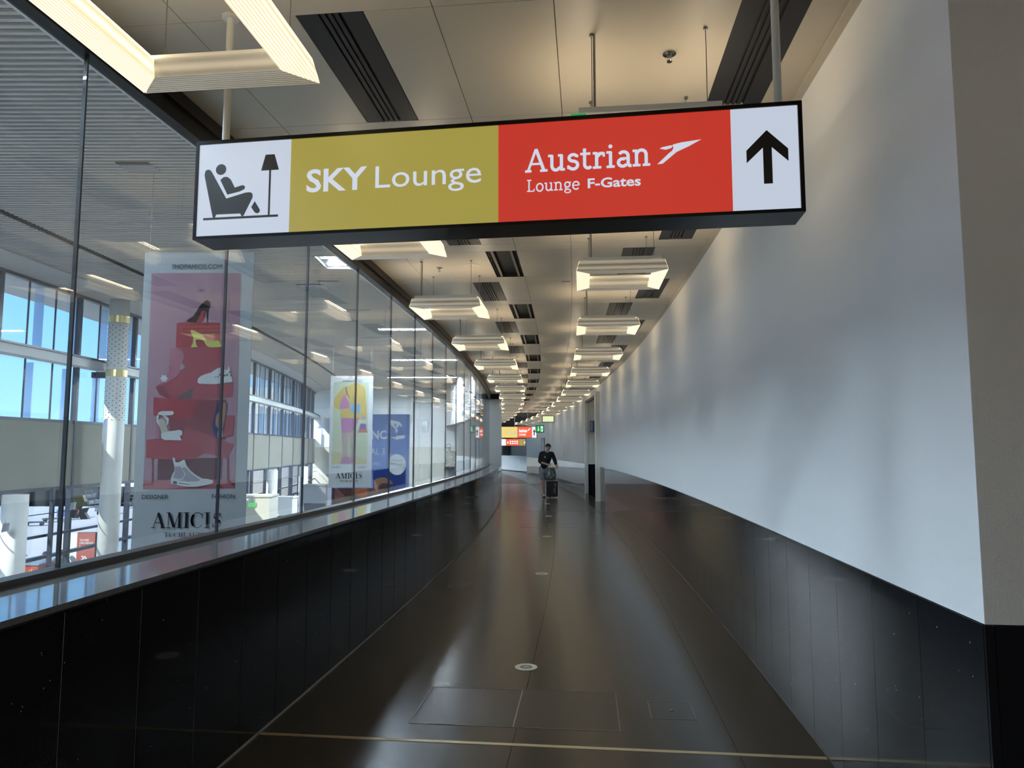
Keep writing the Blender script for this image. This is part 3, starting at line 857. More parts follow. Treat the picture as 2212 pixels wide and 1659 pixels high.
# ================================================================== THINGS OF THE CORRIDOR
# ---- ring lamps
def make_ring_lamp():
    r = empty('ring_lamp')
    tag(r, 'x', 'lamp', 'square ring lamps hanging in two rows under the corridor ceiling')
    O, I, B = .385, .268, .36         # outer, inner at the bottom ; outer at the top
    zb, zt = -.50, -.405              # hung below the ceiling (root at the ceiling)
    def bar(a0, a1, k0, k1, b0, b1, c0, c1):
        m_ = MB()
        m_.hexa([(a0[0], a0[1], zb), (a1[0], a1[1], zb), (k1[0], k1[1], zb), (k0[0], k0[1], zb)], [(b0[0], b0[1], zt), (b1[0], b1[1], zt), (c1[0], c1[1], zt), (c0[0], c0[1], zt)])
        return m_
    J = .29
    e_ = .003
    for sx in (-1, 1):
        m_ = bar((sx * O, -O + e_), (sx * O, O - e_), (sx * I, -I + e_), (sx * I, I - e_), (sx * B, -B + e_), (sx * B, B - e_), (sx * J, -J + e_), (sx * J, J - e_))
        if sx > 0: m_.f = [tuple(reversed(f)) for f in m_.f]
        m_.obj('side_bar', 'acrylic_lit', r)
    for sy in (-1, 1):
        m_ = bar((-O + e_, sy * O), (O - e_, sy * O), (-I + e_, sy * I), (I - e_, sy * I), (-B + e_, sy * B), (B - e_, sy * B), (-J + e_, sy * J), (J - e_, sy * J))
        if sy < 0: m_.f = [tuple(reversed(f)) for f in m_.f]
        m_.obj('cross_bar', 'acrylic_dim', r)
    for sy in (-1, 1):
        m_ = MB(); m_.box(-.335, .335, sy * .335 - .02, sy * .335 + .02, zt + .003, zt + .03); m_.obj('top_rail', 'frosted', r)
    for sx in (-1, 1):
        m_ = MB(); m_.box(sx * .325 - .022, sx * .325 + .022, -.29, .29, zt + .002, zt + .016); m_.obj('added_glow_strip', 'added_uplight', r)  # added emitter hidden on top of the bars, brightens the ceiling
    for sx in (-1, 1):
        for sy in (-1, 1):
            m_ = MB(); m_.cyl((sx * .27, sy * .335, zt + .03), (sx * .27, sy * .335, 0), .0022, n=5)
            if sx < 0 and sy < 0: m_.cyl((sx * .27 + .012, sy * .335, zt + .03), (sx * .27 + .012, sy * .335, 0), .006, n=6)
            m_.cyl((sx * .27, sy * .335, -.012), (sx * .27, sy * .335, 0), .011, n=8)
            m_.obj('suspension_wire', 'wire', r)
    return r
lampL = make_ring_lamp()
bar_copy = False
SP = 2.678
for i in range(17):
    s_ = 2.32 + SP * i
    r = lampL if i == 0 else copy_tree(lampL)
    q = P(s_, -1.465); r.location = (q.x, q.y, CEIL); r.rotation_euler = (0, 0, yaw(s_))
    r['label'] = 'large lit square ring lamp cut by the top left edge of the photo' if i == 0 else 'square ring lamp, %s of the left row, the big top-left one being first' % ordw(i)
for i in range(16):
    s_ = 3.63 + SP * i
    r = copy_tree(lampL)
    q = P(s_, .31); r.location = (q.x, q.y, CEIL); r.rotation_euler = (0, 0, yaw(s_))
    r['label'] = 'ring lamp mostly hidden behind the red half of the lounge sign' if i == 0 else 'square ring lamp, %s of the right row counted from the lounge sign' % ordw(i - 1)
    if i == 0:
        b = MB(); b.box(-.37, -.30, -.3855, -.3845, -.455, -.42)
        b.obj('green_sticker', 'exit_green', r)
for i, (s_, o_) in enumerate(((.952, .31), (-1.73, .31), (-4.4, .31), (-.36, -1.465), (-3.04, -1.465), (-1.5, 3.0), (-4.2, 3.0), (-.2, 4.6), (-2.9, 4.6), (1.2, 3.2))):  # extra ring lamps added out of view to brighten lobby and return wall
    r = copy_tree(lampL); q = P(s_, o_); r.location = (q.x, q.y, CEIL); r.rotation_euler = (0, 0, yaw(s_))
    r['label'] = ['added ring lamp straight above the viewer', 'added ring lamp first behind the viewer in the right row', 'added ring lamp last behind the viewer in the right row', 'added ring lamp above and left of the viewer', 'added ring lamp last behind the viewer in the left row', 'added ring lamp in the lobby to the right of the viewer', 'added ring lamp at the back of the lobby on the right', 'added ring lamp over the right side of the lobby near the return wall', 'added ring lamp over the right side of the lobby at the back', 'added ring lamp close to the beige return wall in the lobby'][i]
# ---- ceiling vents
def make_vent(kind):
    r = empty('air_vent')
    w, L = .157, .545
    if kind == 'slot':
        b = MB(); b.box(-w, w, -L, L, .012, .04); b.obj('backing', 'vent_slot', r)
        for a, c in ((-w, -.055), (.055, w)):
            b = MB(); b.box(a + .001, c, -L + .001, L - .001, .0, .012); b.obj('plate', 'vent_grey', r)
        for q in (-.035, -.004, .027):
            b = MB(); b.box(q - .0085, q + .0125, -L + .001, L - .001, .001, .012); b.obj('slat', 'vent_grey', r)
    else:
        b = MB(); b.box(-w, w, -L, L, .045, .055); b.box(-w, -w + .002, -L, L, .0, .05); b.box(w - .002, w, -L, L, .0, .05); b.box(-w, w, -L, -L + .002, 0, .05); b.box(-w, w, L - .002, L, 0, .05)
        b.obj('backing', 'vent_slot', r)
        for q in (-.10, .10):
            b = MB(); b.box(q - .013, q + .013, -L + .003, L - .003, .006, .03); b.obj('strip', 'vent_strip', r)
        b = MB()
        for q in (-.14, .14):
            for t in range(24): b.box(q - .008, q + .008, -L + .02 + t * .0455, -L + .04 + t * .0455, .01, .02)
        b.obj('perforated_edge', 'vent_grey', r)
    return r
vs_, vd_ = make_vent('slot'), make_vent('well')
used = {'slot': False, 'well': False}
def put_vent(kind, s_, o_, label, group):
    src = vs_ if kind == 'slot' else vd_
    r = copy_tree(src) if used[kind] else src
    used[kind] = True
    q = P(s_, o_); r.location = (q.x, q.y, CEIL); r.rotation_euler = (0, 0, yaw(s_))
    tag(r, label, 'vent', group)
for j in range(14):
    k = 2 * j
    s_ = 3.0 + MOD * k + .545
    put_vent('slot', s_, -1.165, 'long black slotted ceiling vent behind the big ring lamp at the top left' if j == 0 else 'dark slotted ceiling vent, %s beyond the sign in the row beside the left lamps' % ordw(j - 1), 'slotted vents left of the middle')
    put_vent('slot', s_, .865, 'long dark slotted ceiling vent above the arrow end of the lounge sign' if j == 0 else 'dark slotted ceiling vent, %s beyond the sign in the row nearest the right wall' % ordw(j - 1), 'slotted vents nearest the right wall')
for j in range(13):
    k = 2 * j + 1
    s_ = 3.0 + MOD * k + .545
    put_vent('well', s_, -.8425, 'deep black ceiling well hidden above the lounge sign' if j == 0 else 'deep black ceiling well with two pale strips, %s beyond the sign' % ordw(j - 1), 'black ceiling wells')
    put_vent('slot', s_, .5475, 'dark slotted ceiling vent just behind the lounge sign, above the red field' if j == 0 else 'dark slotted ceiling vent, %s beyond the sign in the row above the right lamps' % ordw(j - 1), 'slotted vents above the right lamps')
BW = ['just above the viewer', 'over the lobby behind the viewer', 'last one at the back of the lobby']
for j in (1, 2, 3):
    s_ = 3.0 - MOD * 2 * j + .545
    put_vent('slot', s_, -1.165, 'slotted vent left of the middle, ' + BW[j - 1], 'slotted vents left of the middle')
    put_vent('slot', s_, .865, 'slotted vent nearest the right side, ' + BW[j - 1], 'slotted vents nearest the right wall')
    s_ += MOD
    put_vent('well', s_, -.8425, 'black ceiling well, ' + BW[j - 1], 'black ceiling wells')
    put_vent('slot', s_, .5475, 'slotted vent in the lamp row, ' + BW[j - 1], 'slotted vents above the right lamps')
# ---- sprinklers, smoke detectors, round ceiling cover
def sprinkler(s_, o_, label):
    r = empty('sprinkler'); q = P(s_, o_); r.location = (q.x, q.y, CEIL)
    b = MB(); b.ring((0, 0), .016, .034, -.006, 0, 24); b.ring((0, 0), .016, .024, -.009, -.006, 24); b.obj('escutcheon', 'chrome', r)
    b = MB(); b.cyl((0, 0, -.02), (0, 0, .02), .009); b.cyl((-.011, 0, -.04), (-.009, 0, -.01), .0022); b.cyl((.011, 0, -.04), (.009, 0, -.01), .0022); b.cyl((0, 0, -.046), (0, 0, -.040), .014, .011); b.cyl((0, 0, -.04), (0, 0, -.02), .003)
    b.obj('nozzle', 'chrome', r)
    tag(r, label, 'sprinkler', 'chrome ceiling sprinklers')
sprinkler(3.50, .434, 'chrome sprinkler head in the ceiling above the red part of the sign')
sprinkler(7.60, -1.587, 'small chrome sprinkler in the ceiling just right of the black head beam')
sprinkler(11.55, .45, 'tiny sprinkler in the ceiling behind the second right-hand lamp past the sign')
sprinkler(12.0, -1.3, 'tiny sprinkler in the ceiling between the fourth and fifth left-hand lamps')
r = empty('smoke_detector'); q = P(8.25, .2); r.location = (q.x, q.y, CEIL)
b = MB(); b.cyl((0, 0, -.02), (0, 0, 0), .055, .06, 24); b.obj('base', 'pole_paint', r)
b = MB(); b.cyl((0, 0, -.05), (0, 0, -.02), .03, .042, 24); b.obj('chamber', 'vent_grey', r)
tag(r, 'round smoke detector on the ceiling behind the nearest right-hand lamp past the sign', 'detector')
r = empty('ceiling_cover'); q = P(7.55, -1.22); r.location = (q.x, q.y, CEIL)
b = MB(); b.ring((0, 0), .074, .085, -.004, 0, 32); b.obj('rim', 'pole_paint', r)
b = MB(); b.cyl((0, 0, -.002), (0, 0, 0), .073, n=32); b.obj('plate', 'ceiling_panel', r)
tag(r, 'flat round beige cover plate in the ceiling left of the first black well', 'cover')
r = empty('ceiling_tag'); q = P(8.4, -.2); r.location = (q.x, q.y, CEIL); r.rotation_euler = (0, 0, yaw(8.4))
b = MB(); b.box(-.045, .045, -.02, .02, -.006, 0); b.obj('housing', 'vent_strip', r)
b = MB(); b.box(-.035, .035, -.012, .012, -.008, -.006); b.obj('face', 'pole_paint', r)
tag(r, 'tiny rectangular fitting in the ceiling between the two lamp rows', 'fitting')
# ---- big hanging sign
sg = empty('hanging_sign', (-1.403, 3.05, 2.52), -radians(8.42))
tag(sg, 'long backlit hanging sign reading SKY Lounge and Austrian Lounge F-Gates', 'sign')
WS, HS, DS = 2.568, .4435, .17
b = MB()
b.box(-.002, WS, 0, DS, -.004, .010); b.box(-.002, WS, 0, DS, HS - .016, HS)
b.box(-.002, .012, 0, DS, .010, HS - .016); b.box(WS - .016, WS, 0, DS, .010, HS - .016)
b.box(.012, WS - .016, .09, DS, .010, HS - .016)
b.obj('casing', 'sign_black', sg)
for u0, u1, m_, nm in ((.012, .444, 'sign_white', 'white_face'), (.444, 1.360, 'sign_olive', 'olive_face'), (1.360, 2.2975, 'sign_red', 'red_face'), (2.2975, WS - .016, 'sign_white', 'white_face')):
    b = MB(); b.box(u0, u1 - .0008, .006, .03, .010, HS - .016); fc = b.obj(nm, m_, sg)
    if nm == 'white_face' and u0 < 1:
        p = Print(.0045)
        p.poly([(0.0408, 0.2867), (0.044, 0.306), (.050, .3105), (0.0587, 0.3122), (.068, .309), (0.074, 0.3029), (0.1486, 0.176), (0.238, 0.1982), (0.258, 0.199), (.267, .1955), (0.2716, 0.1887), (0.2721, 0.1739), (0.2319, 0.0931), (0.222, 0.0936), (0.2169, 0.1053), (0.1044, 0.1058), (0.0984, 0.0925), (0.0883, 0.0925), (0.0785, 0.1295)])
        p.poly([(.1188 + .0247 * cos(2 * pi * i / 28), .3093 + .0247 * sin(2 * pi * i / 28)) for i in range(28)])
        p.poly([(0.117, 0.2615), (0.1293, 0.2725), (.138, .275), (0.1481, 0.274), (.158, .269), (0.1675, 0.2599), (0.187, 0.2234), (0.2201, 0.2325), (.228, .2315), (0.2336, 0.2273), (.235, .221), (0.2321, 0.2145), (0.2111, 0.2048), (0.1527, 0.1932)])
        p.poly([(0.2827, 0.1574), (0.3058, 0.1212), (.308, .115), (0.3075, 0.1084), (0.2979, 0.1013), (0.2845, 0.1064), (0.2671, 0.1308)])
        p.poly([(0.3266, 0.3640), (0.3683, 0.3640), (0.3905, 0.2930), (0.3078, 0.2930)]); p.poly([(.3455, .294), (.3545, .294), (.3545, .091), (.3455, .091)]); p.poly([(.0428, .0928), (.393, .0928), (.393, .0825), (.0428, .0825)])
        p.obj('lounge_pictogram', 'sign_ink', fc)
    if nm == 'olive_face':
        p = Print(.0045); sans(p, 'SKY', .519, .792, .186, .284, .022); p.obj('lettering', 'sign_letter', fc)
        p = Print(.0045); sans(p, 'Lounge', .829, 1.288, .186, .281, .0); p.obj('lettering', 'sign_letter', fc)
    if nm == 'red_face':
        p = Print(.0045); letters(p, 'Austrian', slab, 1.474, 1.984, .2165, .3155, .135, .03); p.obj('lettering', 'sign_letter', fc)
        p = Print(.0045); letters(p, 'Lounge', slab, 1.4789, 1.698, .1335, .184, .12, .03); p.obj('lettering', 'sign_letter', fc)
        p = Print(.0045); sans(p, 'F-Gates', 1.7288, 1.9412, .1365, .176, .024); p.obj('lettering', 'sign_letter', fc)
        p = Print(.0045)
        p.poly([(2.0074, 0.219), (2.0531, 0.2617), (2.0677, 0.2729), (2.0725, 0.2840), (2.0693, 0.2972), (2.1027, 0.3041), (2.1827, 0.3122), (2.1338, 0.2869), (2.0847, 0.2658), (2.0293, 0.2207)])
        p.poly([(2.0178, 0.2834), (2.0277, 0.2889), (2.0623, 0.2946), (2.0709, 0.2926), (2.0639, 0.2833), (2.0419, 0.2776)]); p.obj('bird_emblem', 'sign_letter', fc)
    if nm == 'white_face' and u0 > 1:
        p = Print(.0045); p.poly([(2.4325, .333), (2.5115, .2535), (2.5115, .2025), (2.450, .2625), (2.450, .1155), (2.4165, .1155), (2.4165, .2625), (2.3535, .2025), (2.3535, .2535)]); p.obj('arrow', 'sign_ink', fc)
for u in (.083, 2.50):
    b = MB(); b.cyl((u, DS * .55, HS), (u, DS * .55, 3.6 - 2.52), .0165, n=20); b.cyl((u, DS * .55, 3.6 - 2.532), (u, DS * .55, 3.6 - 2.52), .038, n=24); b.obj('pole', 'pole_paint', sg)
# ---- floor: inlaid lines, access covers, round lamps
def inlay(s0, s1, m_, label):
    b = MB(); b.cbox(s0, s1, PAO + .01, RWO - .012, -.0005, .0018, 9)
    tag(b.obj('inlay_strip', m_), label, 'strip')
inlay(3.985, 4.015, 'inlay', 'wide brass-coloured strip inlaid across the floor in the foreground')
inlay(18.64, 18.66, 'inlay_thin', 'thin metal strip inlaid across the floor in front of the man')
def cover(s0, s1, o0, o1, label, mid=None, t=.0035, knob=True, m2='inlay_thin'):
    c = P((s0 + s1) / 2, (o0 + o1) / 2); r = empty('floor_cover', (c.x, c.y, 0), yaw((s0 + s1) / 2))
    L, Wd = (s1 - s0) / 2, (o1 - o0) / 2
    b = MB(); b.box(-Wd, Wd, -L, -L + t, 0, .002); b.box(-Wd, Wd, L - t, L, 0, .002); b.box(-Wd, -Wd + t, -L + t, L - t, 0, .002); b.box(Wd - t, Wd, -L + t, L - t, 0, .002)
    if mid is not None: b.box(mid - t, mid + t, -L + t, L - t, 0, .0022)
    b.obj('frame', m2, r)
    if knob:
        b = MB(); b.cyl((0, 0, 0), (0, 0, .003), .012, n=16); b.obj('lifting_point', 'steel_grey', r)
    b = MB(); b.box(-Wd + t, Wd - t, -L + t, L - t, 0, .0006); b.obj('plate', 'floor_stone', r)
    tag(r, label, 'cover', 'access covers set into the floor')
cover(4.24, 4.885, -1.055, .172, 'large double access cover in the foreground floor', mid=.0, knob=False)
cover(4.465, 4.755, .366, .634, 'small square access cover right of the double cover in the foreground')
cover(8.31, 8.60, -1.595, -1.343, 'small access cover in the floor near the left parapet')
cover(14.8, 15.45, -1.12, .108, 'double access cover in the floor well in front of the man', knob=False, mid=0)
cover(13.68, 13.97, .292, .545, 'small access cover in the floor beneath the open doorway side')
for i, s_ in enumerate((5.38, 9.33, 13.28, 17.26, 21.1)):
    c = P(s_, (-.462, -.545, -.555, -.50, -.44)[i]); r = empty('floor_lamp_recessed', (c.x, c.y, 0))
    b = MB(); b.ring((0, 0), .047, .083, -.001, .003, 36); b.obj('rim', 'lamp_cream', r)
    b = MB(); b.ring((0, 0), .038, .047, -.001, .0025, 36); b.obj('seal', 'wire', r)
    b = MB(); b.cyl((0, 0, -.001), (0, 0, .0022), .038, n=28); b.obj('lens', 'vent_strip', r)
    b = MB(); b.box(-.02, .02, -.006, .006, .0022, .004); b.obj('reflector', 'pole_paint', r)
    tag(r, 'round recessed floor lamp, %s' % ('nearest, just beyond the double floor cover', 'second from the camera', 'third from the camera', 'fourth from the camera', 'fifth, in front of the suitcase')[i], 'floor lamp', 'round lamps recessed in the floor')
# ---- far signs
def far_sign(nm, x, y, z0, w, h, parts, label, yw=0.0):
    r = empty(nm, (x, y, z0), yw)
    b = MB(); b.box(-.02, w + .02, .0, .14, -.02, h + .02); b.obj('casing', 'sign_black', r)
    for u0, u1, m_, n2 in parts:
        b = MB(); b.box(u0 + .005, u1 - .005, -.01, .0, 0, h); b.obj(n2, m_, r)
    tag(r, label, 'sign'); return r
YS = 37.15
def at(x, y, Y):
    """point at depth Y along the sight line measured in the photograph"""
    a = (x - 1106) / F_PX; b_ = (829.5 - y) / F_PX
    ry = cos(PITCH) - b_ * sin(PITCH); rz = sin(PITCH) + b_ * cos(PITCH)
    return Vector((a * Y / ry, Y, 1.6 + rz * Y / ry))
a = at(1055, 945.5, YS); b_ = at(1159, 922, YS); u = lambda x: at(x, 930, YS).x - a.x
fs1 = far_sign('hanging_sign', a.x, YS, a.z, b_.x - a.x, b_.z - a.z, [(0, u(1118), 'far_yellow', 'yellow_face'), (u(1118), u(1149), 'far_red', 'red_face'), (u(1149), u(1159), 'far_white', 'white_face')],
               'distant lit sign with yellow, red and white fields, the upper one of two')
h_ = b_.z - a.z
p = Print(-.012); sans(p, 'SKY Lounge', u(1092), u(1116), h_ * .38, h_ * .66); p.obj('lettering', 'sign_white', fs1)
p = Print(-.012); letters(p, 'Austrian', slab, u(1121), u(1138), h_ * .5, h_ * .8, .16); letters(p, 'Lounge', slab, u(1121), u(1136), h_ * .22, h_ * .42, .16)
p.poly([(u(1139), h_ * .55), (u(1147), h_ * .85), (u(1141), h_ * .8)]); p.obj('lettering', 'far_white', fs1)
p = Print(-.012); c = u(1154); w_ = u(1157) - c; p.poly([(c, h_ * .8), (c + w_, h_ * .5), (c + w_ * .35, h_ * .55), (c + w_ * .35, h_ * .2), (c - w_ * .35, h_ * .2), (c - w_ * .35, h_ * .55), (c - w_, h_ * .5)]); p.obj('arrow', 'sign_ink', fs1)
b = MB()
for uu in (u(1112), u(1140)): b.cyl((uu, .07, h_), (uu, .07, CEIL - a.z + .02), .016)
b.obj('pole', 'pole_paint', fs1)
YS2 = 60.0
a = at(1050, 962.5, YS2); b_ = at(1149, 948.5, YS2); u = lambda x: at(x, 955, YS2).x - a.x
fs2 = far_sign('hanging_sign', a.x, YS2, a.z, b_.x - a.x, b_.z - a.z, [(0, u(1093), 'far_white', 'white_face'), (u(1093), u(1122), 'far_red', 'red_face'), (u(1122), u(1129), 'far_olive', 'olive_face'), (u(1129), u(1149), 'far_olive', 'olive_face')],
               'most distant lit sign with red and olive fields, just below the upper one')
h_ = b_.z - a.z
p = Print(-.012)
for q, t_ in ((h_ * .52, h_ * .75), (h_ * .25, h_ * .42)):
    xx = u(1101)
    while xx < u(1119): p.poly([(xx, q), (xx + .13, q), (xx + .13, t_), (xx, t_)]); xx += .19
p.poly([(u(1095), h_ * .3), (u(1097), h_ * .7), (u(1099), h_ * .4)]); xx = u(1132)
while xx < u(1146): p.poly([(xx, h_ * .35), (xx + .15, h_ * .35), (xx + .15, h_ * .6), (xx, h_ * .6)]); xx += .21
p.obj('lettering', 'far_white', fs2)
b = MB()
for uu in (u(1075), u(1140)): b.cyl((uu, .07, h_), (uu, .07, CEIL - a.z + .05), .016)
b.obj('pole', 'pole_paint', fs2)
YS3 = 33.0
a = at(1158, 933.5, YS3); b_ = at(1174.5, 919.5, YS3); u = lambda x: at(x, 926, YS3).x - a.x
fe = far_sign('exit_sign', a.x, YS3, a.z, b_.x - a.x, b_.z - a.z, [(0, b_.x - a.x, 'exit_green', 'green_face')], 'green emergency exit sign with a down arrow beside the distant lounge sign')
h_ = b_.z - a.z; w_ = b_.x - a.x
p = Print(-.012)
p.poly([(w_ * .30, h_ * .15), (w_ * .44, h_ * .42), (w_ * .34, h_ * .38), (w_ * .34, h_ * .85), (w_ * .26, h_ * .85), (w_ * .26, h_ * .38), (w_ * .16, h_ * .42)])
p.poly([(w_ * .62, h_ * .1), (w_ * .90, h_ * .1), (w_ * .90, h_ * .9), (w_ * .62, h_ * .9)]); p.obj('white_symbols', 'far_white', fe)
p = Print(-.014); p.poly([(w_ * .70, h_ * .15), (w_ * .78, h_ * .4), (w_ * .86, h_ * .2), (w_ * .84, h_ * .5), (w_ * .76, h_ * .72), (w_ * .68, h_ * .5)]); p.obj('running_figure', 'exit_green', fe)
b = MB(); b.cyl((w_ / 2, .07, h_), (w_ / 2, .07, CEIL - a.z + .01), .01); b.obj('pole', 'pole_paint', fe)
YS4 = 29.0
a = at(1172, 911, YS4); b_ = at(1196, 899, YS4)
fb = far_sign('lit_panel', a.x, YS4, a.z, b_.x - a.x, b_.z - a.z, [(0, b_.x - a.x, 'lightbox_green', 'glowing_face')], 'small pale green glowing panel under the right lamps in the distance')
b = MB(); b.cyl(((b_.x - a.x) / 2, .07, b_.z - a.z), ((b_.x - a.x) / 2, .07, CEIL - a.z), .01); b.obj('pole', 'pole_paint', fb)
